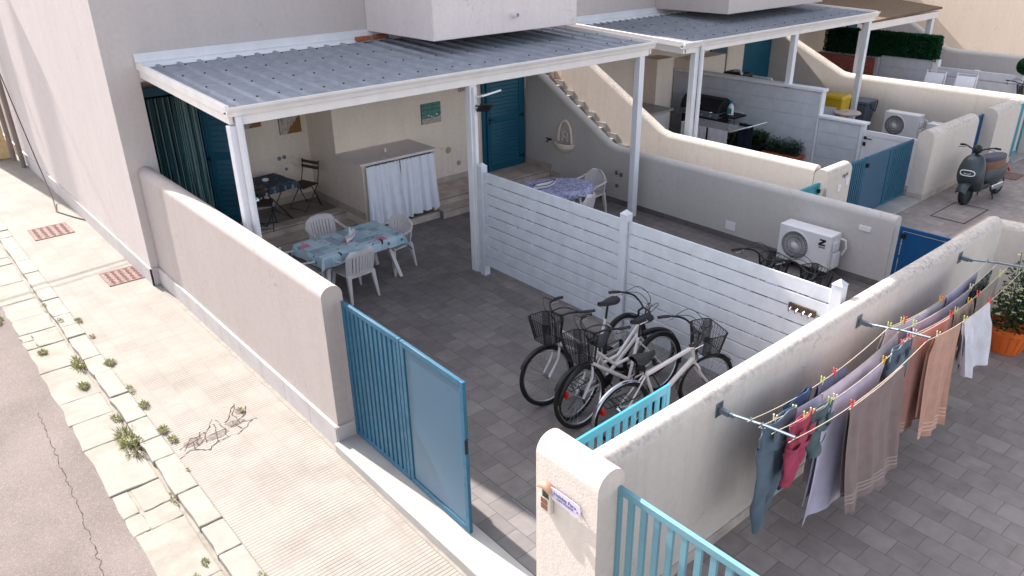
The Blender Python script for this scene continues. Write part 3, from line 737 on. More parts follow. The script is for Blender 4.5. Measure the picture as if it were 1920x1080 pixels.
def slat_leaf(par, name, mat, p0, p1, z0, z1, slat_w=.022, pitch=.062, frame=.05, kind='slat', label=None, depth=.035, railh=.05):
    p0 = Vector((p0[0], p0[1], 0)); p1 = Vector((p1[0], p1[1], 0)); d = (p1-p0); L = d.length; d.normalize(); n = Vector((-d.y, d.x, 0))
    Mx = Matrix(((d.x, n.x, 0, p0.x), (d.y, n.y, 0, p0.y), (0, 0, 1, 0), (0, 0, 0, 1)))
    b = MB(); b.m = Mx; h = depth/2
    b.box(0, frame, -h, h, z0, z1); b.box(L-frame, L, -h, h, z0, z1); b.box(frame, L-frame, -h, h, z1-railh, z1); b.box(frame, L-frame, -h, h, z0, z0+railh)
    o = b.build(name, mat, par, bevel=.004, label=label)
    b = MB(); b.m = Mx
    if kind == 'slat':
        x = frame+pitch-slat_w
        while x < L-frame-slat_w*.5:
            b.box(x, x+slat_w, -h*.7, h*.7, z0+railh+.001, z1-railh-.001); x += pitch
        b.build('slats', mat, o, smooth=0)
    else:
        g = .012; b.box(frame+g, L-frame-g, -h*.35, h*.35, z0+railh+g, z1-railh-g)
        for q in (.15, .5, .85): b.box(frame-.001, frame+g+.002, -.004, .004, z0+(z1-z0)*q, z0+(z1-z0)*q+.05); b.box(L-frame-g-.002, L-frame+.001, -.004, .004, z0+(z1-z0)*q, z0+(z1-z0)*q+.05)
        b.build('sheet_panel', 'bluesheet' if mat == 'blue' else mat, o, smooth=0)
    return o
g1 = thing('yard_gate', 'blue metal street gate, slatted leaf beside solid sheet leaf', 'gate', (3.12, 6.4, 0))
slat_leaf(g1, 'slatted_leaf', 'blue', (3.15, 6.385), (3.15, 5.33), .03, 1.63, slat_w=.05, pitch=.085, railh=.055)
slat_leaf(g1, 'sheet_leaf', 'blue', (3.15, 5.318), (3.135, 4.35), .03, 1.63, kind='sheet', railh=.06, frame=.055)
MB().box(3.105, 3.135, 4.342, 4.349, .92, 1.07).build('latch', 'black', g1)
g2 = thing('yard_gate', 'bright blue slatted gate leaf swung open into the yard against the front wall', 'gate', (3.2, 3.22, 0))
slat_leaf(g2, 'slatted_leaf', 'bluelight', (3.22, 3.2), (4.38, 3.235), .04, 1.62, slat_w=.042, pitch=.098, railh=.07, depth=.026)
g3 = thing('yard_gate', 'pale blue slatted gate of the laundry yard beside the intercom pillar', 'gate', (3.16, 2.7, 0))
slat_leaf(g3, 'slatted_leaf', 'bluepale', (3.16, 2.70), (3.16, .75), .03, 1.6, slat_w=.045, pitch=.11, railh=.055, frame=.055)
g4 = thing('yard_gate', 'blue solid metal door at the end of the wall with the air conditioner', 'gate', (11, 4.3, 0))
slat_leaf(g4, 'sheet_leaf', 'bluenavy', (10.96, 4.3), (10.96, 3.12), .03, 1.0, kind='sheet', railh=.06)
MB().box(10.915, 10.94, 4.2, 4.26, .83, .9).build('handle', 'black', g4)
g5 = thing('yard_gate', 'blue lane gate with solid middle leaf between slatted sides', 'gate', (14, 6.05, 0))
slat_leaf(g5, 'slatted_leaf', 'blue', (12.76, 6.1), (13.40, 6.1), .05, 1.17, slat_w=.04, pitch=.075)
slat_leaf(g5, 'sheet_leaf', 'blue', (13.41, 6.1), (14.42, 6.1), .05, 1.17, kind='sheet')
slat_leaf(g5, 'slatted_leaf', 'blue', (14.43, 6.1), (15.29, 6.1), .05, 1.17, slat_w=.04, pitch=.075)
MB().box(13.44, 13.50, 6.04, 6.08, .98, 1.05).build('handle', 'black', g5)
g6 = thing('yard_gate', 'narrow teal gate closing the stair passage', 'gate', (11.5, 6.1, 0))
slat_leaf(g6, 'sheet_leaf', 'teal', (11.11, 6.12), (11.94, 6.12), .05, 1.02, kind='sheet'); MB().box(11.86, 11.9, 6.06, 6.1, .86, .92).build('handle', 'black', g6)
g7 = thing('yard_gate', 'blue gate between the two pillars behind the scooter', 'gate', (17.7, 5.9, 0))
slat_leaf(g7, 'sheet_leaf', 'bluenavy', (17.41, 5.9), (18.04, 5.9), .05, 1.25, kind='sheet')
g8 = thing('yard_gate', 'teal gate beside the last pillar at the right edge', 'gate', (19.8, 5.8, 0))
slat_leaf(g8, 'sheet_leaf', 'teal', (19.37, 5.8), (20.26, 5.75), .05, 1.22, kind='sheet')
g9 = thing('yard_gate', 'teal slatted gate behind the orange flower pot', 'gate', (10.7, 2.2, 0))
slat_leaf(g9, 'sheet_leaf', 'teal', (10.9, 2.64), (10.9, 1.2), .05, 1.3, kind='sheet')
# marble thresholds
tag(MB().box(2.87, 3.24, 3.28, 6.399, -.12, .012).build('threshold', 'marble', bevel=.006), 'long pale marble threshold under the open blue street gate', 'threshold')
tag(MB().box(12.76, 15.29, 5.72, 6.3, -.02, .03).build('threshold', 'marble', bevel=.006), 'marble threshold under the blue lane gate', 'threshold')
tag(MB().box(17.41, 18.04, 5.55, 6.2, -.02, .03).build('threshold', 'marble', bevel=.006), 'short marble threshold between two pillars behind the scooter', 'threshold')
tag(MB().box(19.36, 20.26, 5.5, 6.2, -.02, .03).build('threshold', 'marble', bevel=.006), 'marble threshold of the last gate at right edge', 'threshold')

# plank walls with white caps (second yard)
pw = thing('plank_wall', 'white plank wall with flat cap behind the barbecue', 'wall', (15.95, 10, 0))
b = MB(); b.box(15.86, 15.98, 8.42, 12.38, 0, 1.66); b.build('wall_body', 'plank', pw)
b = MB()
for i in range(6): b.box(15.848, 15.859, 8.43, 12.38, .02+i*.27, .02+i*.27+.262)
b.build('planks', 'plank', pw, bevel=.004)
MB().box(15.81, 16.03, 8.34, 12.38, 1.66, 1.72).build('cap', 'white', pw, bevel=.006)
MB().box(15.84, 16.0, 8.37, 8.419, 0, 1.66).build('post', 'white', pw, bevel=.004)
b = MB(); b.box(15.86, 15.98, 7.42, 8.369, 0, 1.12)
for i in range(4): b.box(15.848, 15.859, 7.45, 8.36, .02+i*.272, .02+i*.272+.262)
b.build('planks', 'plank', pw, bevel=.004)
MB().box(15.81, 16.03, 7.32, 8.369, 1.12, 1.17).build('cap', 'white', pw, bevel=.006)
MB().box(15.84, 16.0, 7.36, 7.419, 0, 1.12).build('post', 'white', pw, bevel=.004)
wd = thing('yard_gate', 'low white door with black handle beside the plank wall', 'gate', (15.9, 6.8, 0))
b = MB(); b.box(15.88, 15.92, 6.06, 7.355, .05, 1.02); b.box(15.868, 15.879, 6.06, 7.355, .92, 1.02); b.box(15.868, 15.879, 7.25, 7.355, .05, .919); b.build('door_leaf', 'white', wd, bevel=.004)
b = MB(); b.box(15.85, 15.867, 7.27, 7.33, .70, .78); b.box(15.85, 15.867, 7.27, 7.33, .84, .90); b.tube([(15.85, 7.30, .87), (15.81, 7.30, .87), (15.81, 7.14, .87)], .012); b.build('handle', 'black', wd)
# third yard: hedge panel, plank fence, railing
pf = thing('plank_wall', 'low white plank fence under the artificial hedge', 'fence', (23.8, 11, 0))
b = MB()
for (y0, y1, h) in ((10.95, 12.9, 1.24), (9.42, 10.92, 1.30)):
    b.box(23.82, 23.9, y0, y1, 0, h)
    for i in range(5): b.box(23.808, 23.819, y0+.02, y1-.02, .01+i*.25, .01+i*.25+.243)
b.build('planks', 'plank', pf, bevel=.004)
b = MB(); b.box(23.78, 23.96, 9.25, 9.419, 0, 1.34); b.build('post', 'white', pf, bevel=.004)
rl = thing('railing', 'low white railing with diagonal braces at the far right', 'railing', (23.6, 8.3, 0))
b = MB(); b.box(23.8, 23.86, 7.2, 9.249, .95, 1.16); b.box(23.8, 23.86, 7.2, 9.249, .70, .9); b.build('rails', 'plank', rl, bevel=.005)
for y in (7.05, 8.15): MB().box(23.77, 23.89, y, y+.14, 0, 1.25 if y < 8 else 1.18).build('post', 'plank', rl, bevel=.005)
b = MB(); b.tube([(23.83, 9.2, .1), (23.83, 8.8, .7)], .03); b.tube([(23.83, 7.7, .15), (23.83, 8.05, .7)], .03); b.tube([(23.83, 7.3, .15), (23.83, 7.6, .7)], .03); b.build('braces', 'white', rl)
# ============================================================ FURNITURE ON THE PATIO
def mono_chair(name, label, group, loc, rz, mat='chairp', slots=7, round_back=False):
    """one-piece plastic armchair; local: seat front towards -y, back at +y"""
    t = thing(name, label, 'chair', loc, rz, group)
    b = MB()
    b.grid(lambda u, v: ((u-.5)*(.46-.05*v), (v-.5)*.44, .43-.035*math.sin(math.pi*v)*(1-abs(2*u-1)**2)-.02*v+(.012 if v < .1 else 0)), 10, 8, .02)
    b.build('seat', mat, t, local=True)
    # curved backrest made of ribs in a frame
    def bp(u, v):      # u across -1..1, v up 0..1
        w = (.222+.035*v)*(1-.40*max(0, (v-.72)/.28)**2.5) if not round_back else .215*math.sqrt(max(.02, 1-max(0, (v-.45)/.58)**2))+.02
        return Vector((u*w, .21+.085*v-.06*u*u, .42+.40*v-(.02*u*u if not round_back else 0)))
    b = MB(); N = slots*2+1
    def strip(u0, u1, v0, v1, n=8):
        b.grid(lambda a, c: tuple(bp(u0+(u1-u0)*a, v0+(v1-v0)*c)), 2, n, .016)
    strip(-1, 1, .80, 1, 3) if not round_back else strip(-1, 1, .9, 1, 3)
    b.grid(lambda a, c: tuple(bp(-1+2*a, (.80 if not round_back else .9)+(.2 if not round_back else .1)*c)), 12, 3, .018)
    b.grid(lambda a, c: tuple(bp(-1+2*a, 0+.12*c)), 12, 2, .018)
    sw_ = .72 if not round_back else .9
    for k in range(slots+1):
        c = -sw_+2*sw_*k/slots; h = (sw_/slots)*.74; strip(max(-1, c-h), min(1, c+h), .11, .82 if not round_back else .92)
    strip(-1, -sw_-.05, .1, .85); strip(sw_+.05, 1, .1, .85)
    b.build('backrest', mat, t, local=True)
    for s in (-1, 1):
        b = MB(); pts = [bp(s, .74)+Vector((0, 0, 0)), Vector((s*.275, .16, .66)), Vector((s*.285, .0, .645)), Vector((s*.28, -.16, .64)), Vector((s*.262, -.22, .60)), Vector((s*.252, -.225, .50)), Vector((s*.245, -.22, .42))]
        Q = []
        for i in range(len(pts)-1):
            for q in range(3): Q.append(pts[i].lerp(pts[i+1], q/3))
        Q.append(pts[-1])
        prof = [(-.022, -.008), (.022, -.008), (.022, .008), (-.022, .008)]
        vs = []; fs = []
        for i, p in enumerate(Q):
            tdir = (Q[min(i+1, len(Q)-1)]-Q[max(i-1, 0)]).normalized(); side = Vector((1, 0, 0)); nn = tdir.cross(side).normalized()
            for (a, c) in prof: vs.append(tuple(p+side*a+nn*c))
        for i in range(len(Q)-1):
            for k in range(4): l = (k+1) % 4; fs.append((i*4+k, i*4+l, i*4+4+l, i*4+4+k))
        fs += [(3, 2, 1, 0), tuple(len(Q)*4-4+k for k in range(4))]
        b.add(vs, fs); b.build('armrest', mat, t, local=True, bevel=.004)
        for (y0, dy) in ((-.20, -.05), (.19, .07)):
            b = MB(); a = .026; x0, x1 = s*.205, s*(.245 if dy < 0 else .225)
            za = .43
            vs = []
            for (x, y, z, w) in ((x1+s*.012, y0+dy, 0, .017), (x0, y0, za, .034)):
                for (p, q) in ((-1, -1), (1, -1), (1, 1), (-1, 1)): vs.append((x+p*w, y+q*w*.8, z))
            b.add(vs, [(3, 2, 1, 0), (4, 5, 6, 7), (0, 1, 5, 4), (1, 2, 6, 5), (2, 3, 7, 6), (3, 0, 4, 7)])
            b.build('leg', mat, t, local=True, bevel=.004)
    return t
M['chairp'] = plain('chair_plastic', (206, 200, 200), .45, var=.04)
GC = 'white plastic armchairs around the long patio table'
ch = mono_chair('plastic_armchair', 'white plastic armchair with slatted back seen from behind, at near long side of patio table', GC, (4.93, 9.50, 0), R(184))
dup(ch, (5.18, 10.72, 0), R(-3), 'white plastic armchair on the far long side of the patterned patio table')
dup(ch, (5.92, 9.98, 0), R(-76), 'white plastic armchair at the right end of the patio table, nearest the white curtains')
dup(ch, (4.36, 9.96, 0), R(84), 'white plastic armchair at the left end of the table, half hidden by the street wall')

def cloth_mat(name, kind):
    s = NT(name, .8, 0, .2); co = s.coords()
    sp = s.n('SeparateXYZ'); s.l(co, sp.inputs[0])
    if kind == 'patch':
        # patchwork of pale blue squares with pink, teal and red prints
        fl = s.n('VectorMath', operation='SNAP'); s.l(co, fl.inputs[0]); fl.inputs[1].default_value = (.14, .14, 5)
        wn = s.n('TexWhiteNoise'); s.l(fl.outputs[0], wn.inputs['Vector'])
        base = s.ramp(wn.outputs['Value'], [(0, (158, 184, 194)), (.25, (172, 194, 204)), (.45, (140, 162, 178)), (.6, (178, 198, 206)), (.78, (196, 118, 140)), (.82, (164, 186, 198)), (.94, (116, 154, 170))])
        base.node.color_ramp.interpolation = 'CONSTANT'
        v = s.n('TexVoronoi'); v.inputs['Scale'].default_value = 9; v.inputs['Randomness'].default_value = .7
        mp = s.n('Mapping'); mp.inputs['Scale'].default_value = (1, 2.1, 1); mp.inputs['Rotation'].default_value = (0, 0, .5); s.l(co, mp.inputs[0]); s.l(mp.outputs[0], v.inputs['Vector'])
        spv = s.n('SeparateXYZ'); s.l(v.outputs['Color'], spv.inputs[0]); spot = s.math('MULTIPLY', s.math('LESS_THAN', v.outputs['Distance'], .25), s.math('GREATER_THAN', spv.outputs[1], .55))
        cc = s.ramp(v.outputs['Color'], [(0, (18, 92, 112)), (.35, (214, 70, 92)), (.6, (20, 110, 124)), (.8, (170, 204, 212))]); cc.node.color_ramp.interpolation = 'CONSTANT'
        base = s.mix(spot, base, cc)
        w = s.n('TexWave'); w.inputs['Scale'].default_value = 16; w.inputs['Distortion'].default_value = 2; s.l(co, w.inputs['Vector'])
        base = s.mix(s.math('MULTIPLY', s.math('GREATER_THAN', w.outputs['Fac'], .8), .16), base, lin((230, 236, 240)))
    elif kind == 'navy':
        mp = s.n('Mapping'); mp.inputs['Scale'].default_value = (3, 26, 1); s.l(co, mp.inputs[0])
        base = s.ramp(s.noise(2.5, 6, mp.outputs[0], .7), [(.38, (34, 44, 54)), (.55, (66, 80, 92)), (.68, (176, 182, 188))])
    elif kind == 'lilac':
        v = s.n('TexVoronoi'); v.inputs['Scale'].default_value = 14; s.l(co, v.inputs['Vector'])
        base = s.ramp(v.outputs['Distance'], [(.1, (110, 116, 158)), (.4, (150, 152, 190)), (.6, (186, 186, 212))])
        base = s.mix(.35, base, s.ramp(s.noise(22, 4, co), [(.4, (90, 96, 140)), (.6, (196, 196, 216))]))
    s.col(base); s.bump(s.noise(60, 3, co), .15, .003); return s.m
M['patch'] = cloth_mat('patchwork_oilcloth', 'patch'); M['navy'] = cloth_mat('navy_cloth', 'navy'); M['lilac'] = cloth_mat('lilac_cloth', 'lilac')

tb = thing('patio_table', 'long white plastic table under the patterned oilcloth', 'table', (5.14, 9.93, 0), R(3))
b = MB(); b.prism([(x*.70, y*.40) for x, y in ((-.93, -1), (.93, -1), (1, -.85), (1, .85), (.93, 1), (-.93, 1), (-1, .85), (-1, -.85))], 'z', .69, .72); b.build('tabletop', 'whitep', tb, local=True, bevel=.006)
b = MB(); b.box(-.6, .6, -.32, .32, .64, .689); b.build('apron', 'whitep', tb, local=True)
for s in (-1, 1):
    for q in (-1, 1):
        b = MB(); b.add([(s*.50-.03, q*.22-.03, .66), (s*.50+.03, q*.22-.03, .66), (s*.50+.03, q*.22+.03, .66), (s*.50-.03, q*.22+.03, .66), (s*.66-.03, q*.33-.03, 0), (s*.66+.03, q*.33-.03, 0), (s*.66+.03, q*.33+.03, 0), (s*.66-.03, q*.33+.03, 0)], [(0, 1, 2, 3), (7, 6, 5, 4), (0, 4, 5, 1), (1, 5, 6, 2), (2, 6, 7, 3), (3, 7, 4, 0)])
        leg = b.build('leg', 'whitep', tb, local=True, bevel=.006)
        MB().box(s*.66-.034, s*.66+.034, q*.33-.034, q*.33+.034, 0, .025).build('foot', 'black', leg, local=False) if 0 else None
def drape(hx, hy, z, over, seed, dz=.03, corner=.16):
    """tablecloth: flat over the top, hanging at the edges, with longer corners"""
    rr = random.Random(seed); ph = [rr.uniform(0, 6) for _ in range(4)]
    def fn(u, v):
        X = (u-.5)*2*(hx+over); Y = (v-.5)*2*(hy+over); ex = max(0, abs(X)-hx); ey = max(0, abs(Y)-hy)
        sx = 1 if X > 0 else -1; sy = 1 if Y > 0 else -1
        d = math.hypot(ex, ey) if (ex and ey) else ex+ey
        if ex and ey: d = max(ex, ey)+min(ex, ey)*.6
        wob = .014*math.sin(X*13+ph[0])*(1 if ey else 0)+.014*math.sin(Y*15+ph[1])*(1 if ex else 0)
        px = sx*(hx+min(ex, .012)+(.02+wob)*min(1, ex/.05)) if ex else X
        py = sy*(hy+min(ey, .012)+(.02+wob)*min(1, ey/.05)) if ey else Y
        if ex and ey: px += sx*min(ex, ey)*.30; py += sy*min(ex, ey)*.30
        return (px, py, z-max(0, d-.01)+.0015*math.sin(X*9+ph[2])*math.sin(Y*11))
    return fn
tc = thing('tablecloth', 'pale blue patchwork oilcloth with pink and teal prints on the long patio table', 'tablecloth', (5.14, 9.93, .72), R(3))
b = MB(); b.grid(drape(.705, .405, .008, .17, 3), 44, 28, .003); b.build('cloth', 'patch', tc, local=True, smooth=60)
b = MB(); fn = drape(.705, .405, .008, .17, 3)
for (A, B) in (((0, 0), (1, 0)), ((1, 0), (1, 1)), ((1, 1), (0, 1)), ((0, 1), (0, 0))):
    b.tube([fn(A[0]+(B[0]-A[0])*i/40, A[1]+(B[1]-A[1])*i/40) for i in range(41)], .005, 5)
b.build('hem', plain('navy_hem', (28, 36, 60), .8), tc, local=True)
for px in (-.42, .30):
    MB().box(px, px+.02, -.434, -.36, -.05, .016).build('clip', 'black', tc, local=True)
bo = thing('boat_bowl', 'small white boat-shaped bowl on the patterned tablecloth', 'bowl', (5.13, 9.86, .73), R(38))
b = MB()
def boat(u, v, k=1.):
    L = .15*k; a = (u-.5)*2; w = .055*k*(1-a*a)**.75; return (a*L*(1 if a > 0 else .9), math.sin((v-.5)*math.pi)*w, .012+.065*(1-math.cos((v-.5)*math.pi))+.055*max(0, a)**2)
b.grid(boat, 20, 12, .004); b.build('hull', 'whitep', bo, local=True)
b = MB(); b.prism([(.11, .075), (-.03, .075), (-.02, .20), (.0, .22)], 'y', -.003, .003); b.build('sail', 'whitep', bo, local=True)
rr = random.Random(3); b = MB()
for _ in range(12): b.ball((rr.uniform(-.1, .0), rr.uniform(-.02, .02), .04), .01, n=4)
b.build('shells', 'step', bo, local=True)

# oval table of the second yard
t2 = thing('oval_table', 'oval white plastic table beyond the slat fence', 'table', (9.22, 9.72, 0), R(-28))
b = MB(); b.lathe([(.5, .69), (.52, .70), (.52, .715), (.5, .72)], 36, sx=1.35, sy=.84); b.build('tabletop', 'whitep', t2, local=True)
for s in (-1, 1):
    for q in (-1, 1): MB().tube([(s*.40, q*.22, .69), (s*.48, q*.28, 0)], [.03, .022], 10).build('leg', 'whitep', t2, local=True)
c2 = thing('tablecloth', 'lilac grey patterned cloth on the oval table beyond the fence', 'tablecloth', (9.22, 9.72, .72), R(-28))
def oval(u, v):
    a = u*2*math.pi; r = v*1.28; hang = max(0, r-1.03); w = .012*math.sin(a*14)*min(1, hang*6)
    rr_ = min(r, 1.04)+w; return (math.cos(a)*.705*rr_, math.sin(a)*.44*rr_, .006-hang*.55)
MB().grid(oval, 72, 14).build('cloth', 'lilac', c2, local=True, smooth=60)
b2 = thing('boat_bowl', 'long white and dark boat model lying on the lilac tablecloth', 'bowl', (8.98, 9.72, .728), R(-12))
b = MB(); b.grid(lambda u, v: boat(u, v, 1.6), 20, 12, .006); b.build('hull', 'whitep', b2, local=True)
b = MB(); b.tube([(boat(i/20, 1, 1.6)[0], boat(i/20, 1, 1.6)[1], boat(i/20, 1, 1.6)[2]) for i in range(21)], .008, 6); b.tube([boat(i/20, 0, 1.6) for i in range(21)], .008, 6); b.build('rim', plain('navy_rim', (24, 40, 66), .5), b2, local=True)
GR = 'white round-backed plastic chairs at the oval table'
r1 = mono_chair('plastic_armchair', 'white plastic chair with ribbed rounded back, on the far right side of the oval table', GR, (10.02, 9.62, 0), R(-82), slots=9, round_back=True)
dup(r1, (8.62, 10.30, 0), R(28), 'white plastic chair with round back left of the oval table, before the door step')
dup(r1, (9.10, 8.98, 0), R(196), 'white plastic chair on the near side of the oval table, just behind the fence top')

# bistro set in the porch
def fold_chair(name, label, loc, rz, group):
    t = thing(name, label, 'chair', loc, rz, group)
    for s in (-1, 1):
        b = MB(); b.tube([(s*.19, .22, 0), (s*.19, .02, .44), (s*.19, -.20, .44)], .009, 6); b.build('leg', 'metalblack', t, local=True)
        b = MB(); b.tube([(s*.205, -.22, 0), (s*.205, .15, .43), (s*.205, .21, .62), (s*.205, .25, .86)], .009, 6); b.build('leg', 'metalblack', t, local=True)
    b = MB(); b.tube([(-.2, -.20, .02), (.2, -.20, .02)], .006, 6); b.tube([(-.2, .20, .05), (.2, .20, .05)], .006, 6); b.build('stretcher', 'metalblack', t, local=True)
    b = MB()
    for k in range(7): b.box(-.21, .21, -.21+k*.058, -.165+k*.058, .445, .46)
    b.build('seat', 'wood', t, local=True, bevel=.002)
    b = MB()
    for z, y in ((.70, .228), (.79, .243)): b.box(-.215, .215, y-.016, y-.004, z, z+.055)
    b.build('backrest', 'wood', t, local=True, bevel=.002)
    return t
GB = 'folding wooden bistro chairs in the porch'
f1 = fold_chair('folding_chair', 'brown slatted folding chair to the right of the small porch table', (5.88, 12.90, .293), R(-72), GB)
dup(f1, (4.82, 12.40, .293), R(150), 'brown slatted folding chair tucked under the small porch table beside the white post')
bt = thing('bistro_table', 'small folding table with crossed black legs in the porch', 'table', (5.12, 12.70, .293), R(6))
MB().box(-.345, .345, -.345, .345, .70, .72).build('tabletop', 'wood', bt, local=True)
for s in (-1, 1):
    b = MB(); b.tube([(-.27, s*.26, 0), (.25, s*.20, .70)], .010, 6); b.tube([(.27, s*.24, 0), (-.25, s*.20, .70)], .010, 6); b.build('leg', 'metalblack', bt, local=True)
b = MB(); b.tube([(-.27, -.27, .02), (-.27, .27, .02)], .007, 6); b.tube([(.27, -.27, .02), (.27, .27, .02)], .007, 6); b.build('stretcher', 'metalblack', bt, local=True)
c3 = thing('tablecloth', 'dark blue streaked cloth on the small porch table', 'tablecloth', (5.12, 12.70, 1.013), R(6))
b = MB(); b.grid(drape(.35, .35, .006, .14, 8), 26, 26, .003); b.build('cloth', 'navy', c3, local=True, smooth=60)
a1 = thing('ashtray', 'small white round ashtray on the dark blue cloth', 'ashtray', (5.1, 12.7, 1.022))
b = MB(); b.lathe([(.04, 0), (.055, .004), (.06, .03), (.052, .03), (.045, .01), (.0001, .008)], 20); b.build('dish', 'whitep', a1, local=True)

# curtains under the counter
def curtain(label, x0, x1, y, z0, z1, seed, flare=.05):
    t = thing('curtain', label, 'curtain', ((x0+x1)/2, y, z0), 0, 'white curtains under the counter')
    rr = random.Random(seed); ph = [rr.uniform(0, 6) for _ in range(5)]
    def fn(u, v):
        amp = .012+.03*(1-v); z = z0+(z1-z0)*v+(1-v)*.03*math.sin(u*2.4+ph[3])
        x = x0+(x1-x0)*u+(u-.5)*2*flare*(1-v)**1.5+.010*math.sin(u*30+ph[2])
        y_ = y-.02-.05*(1-v)-amp*math.sin(u*26+ph[0]+.7*math.sin(v*2+ph[4]))-.5*amp*math.sin(u*47+ph[1]+v)
        return (x, y_, z)
    M.setdefault('curtain', plain('curtain_cloth', (222, 224, 234), .85, var=.03))
    MB().grid(fn, 90, 16).build('cloth', 'curtain', t, smooth=80)
    b = MB()
    for k in range(9):
        x = x0+(x1-x0)*(k+.5)/9; b.tube([(x, y-.012, z1+.012), (x, y-.03, z1+.004), (x, y-.03, z1-.012), (x, y-.012, z1-.012)], .004, 5, True)
    b.tube([(x0-.02, y-.016, z1+.012), (x1+.02, y-.016, z1+.012)], .004, 6)
    b.build('rail', 'chrome', t)
curtain('white hanging curtain under the counter, left of the pair', 6.40, 7.06, 11.46, .16, 1.262, 1)
curtain('white hanging curtain under the counter, right of the pair', 7.11, 7.82, 11.46, .20, 1.262, 5)
sn = thing('shell_ornament', 'small white ornament standing on the grey counter top', 'ornament', (7.08, 11.9, 1.325))
b = MB(); b.lathe([(.02, 0), (.024, .02), (.012, .04), (.02, .06), (.0001, .075)], 12); b.build('figure', 'whitep', sn, local=True); 
# string curtain in the doorway
sc2 = thing('string_curtain', 'dark teal string curtain hanging in the left porch doorway', 'curtain', (3.95, 13.2, 2.6))
rr = random.Random(8)
for (name, mat, col) in (('strings', 'strA', (22, 86, 92)), ('strings', 'strB', (120, 150, 150)), ('strings', 'strC', (14, 52, 66))):
    M[mat] = plain(mat, col, .4, var=.1); b = MB()
    for k in range(34):
        x = 3.44+rr.random()*.86; y = 13.19+rr.uniform(-.03, .03)
        b.tube([(x, y, 2.58), (x+rr.uniform(-.015, .015), y, 1.5), (x+rr.uniform(-.03, .03), y+rr.uniform(-.02, .02), .33)], .008, 5)
    b.build(name, mat, sc2)
# pictures
def picture(label, x0, x1, y, z0, z1, kind):
    t = thing('picture', label, 'picture', ((x0+x1)/2, y, z0))
    MB().box(x0, x1, y-.03, y-.002, z0, z1).build('canvas', plain('canvas_edge', (120, 110, 100), .8), t)
    s = NT('print_'+kind, .7, 0, .3); co = s.coords('Generated'); sp = s.n('SeparateXYZ'); s.l(co, sp.inputs[0])
    if kind == 'green':
        ln = s.math('LESS_THAN', s.math('FRACT', s.math('MULTIPLY', sp.outputs[2], 4.5)), .1)
        base = s.ramp(s.noise(6, 5, co), [(.3, (62, 104, 102)), (.7, (104, 146, 138))]); base = s.mix(ln, base, lin((30, 66, 66)))
        sand = s.ramp(s.noise(26, 6, co), [(.4, (126, 108, 104)), (.6, (206, 196, 186))])
        base = s.mix(s.math('LESS_THAN', sp.outputs[2], .27), base, sand)
        v = s.n('TexVoronoi'); v.inputs['Scale'].default_value = 7; s.l(co, v.inputs['Vector'])
        inb = s.math('MULTIPLY', s.math('LESS_THAN', v.outputs['Distance'], .3), s.math('MULTIPLY', s.math('LESS_THAN', sp.outputs[2], .46), s.math('GREATER_THAN', sp.outputs[2], .24)))
        base = s.mix(inb, base, lin((212, 206, 196)))
    else:
        mp = s.n('Mapping'); mp.inputs['Scale'].default_value = (9, 1, 1.5); s.l(co, mp.inputs[0])
        base = s.ramp(s.noise(1.6, 5, mp.outputs[0]), [(.35, (140, 126, 116)), (.55, (196, 188, 178)), (.7, (110, 96, 86))])
        d = s.math('SUBTRACT', s.math('MULTIPLY', sp.outputs[0], 1.15), s.math('ADD', sp.outputs[2], s.math('MULTIPLY', s.noise(5, 4, co), .35)))
        base = s.mix(s.math('GREATER_THAN', d, .12 if kind == 'brown' else .3), base, s.ramp(s.noise(14, 5, co), [(.3, (118, 78, 46)), (.7, (152, 112, 72))]))
    s.col(base)
    MB().box(x0+.002, x1-.002, y-.033, y-.0305, z0+.002, z1-.002).build('print', s.m, t, smooth=0)
picture('square picture of shells on sand before green boards, right of the porch', 8.23, 8.68, 12.4, 1.54, 1.93, 'green')
picture('brown and grey canvas picture in the recess, right one', 5.80, 6.22, 13.43, 1.58, 1.99, 'brown')
picture('brown canvas picture in the recess mostly hidden by the pergola beam', 5.05, 5.46, 13.43, 1.80, 2.2, 'brown2')
pl = thing('wall_ornament', 'small dark and white hanging ornament on the wall beside the middle post', 'ornament', (9.35, 12.38, 2.0))
b = MB(); b.box(9.12, 9.60, 12.37, 12.395, 2.12, 2.15); b.build('bar', 'wood', pl)
b = MB()
rr = random.Random(4)
for k in range(9): b.box(9.14+k*.05, 9.165+k*.05, 12.372, 12.39, 2.03+rr.random()*.05, 2.12)
b.build('pendants', 'step', pl)

# wall niche basket and tap
fo = thing('wall_basket', 'cream stone wall basket with tall arched handle on the party wall', 'ornament', (10.9, 11.14, .74))
b = MB(); b.m = Matrix.Translation((10.88, 11.14, 0)); N = 12
b.grid(lambda u, v: ((-.16*math.sin(math.pi*u)*(.35+.65*math.sin(math.pi/2*min(1, v*1.15)))), .25*(-math.cos(math.pi*u))*(.3+.7*math.sin(math.pi/2*min(1, v*1.1))), .76+.17*v), 22, 10, .012)
b.build('bowl', 'wall_cream', fo)
b = MB(); b.tube([(10.88, 11.14+.255*-math.cos(math.pi*i/18), .935) if 0 else (10.88-.165*math.sin(math.pi*i/18), 11.14-.255*math.cos(math.pi*i/18), .935) for i in range(19)], .018, 8); b.build('rim', 'wall_cream', fo)
b = MB(); b.tube([(10.87, 11.14-.19*math.cos(math.pi*i/20), .95+.45*math.sin(math.pi*i/20)**.8) for i in range(21)], .026, 8); b.build('handle', 'wall_cream', fo)
b = MB(); b.m = Matrix.Translation((10.872, 11.14, 1.12)); b.tube([(0, .07*math.cos(a*.5), .06*math.sin(a*.5)) for a in range(13)], .011, 6, True); b.tube([(0, -.05, -.05), (-.01, -.08, -.14)], .012, 6); b.tube([(0, .05, -.05), (-.01, .08, -.14)], .012, 6); b.build('relief', 'wall_cream', fo)
rr = random.Random(5); b = MB()
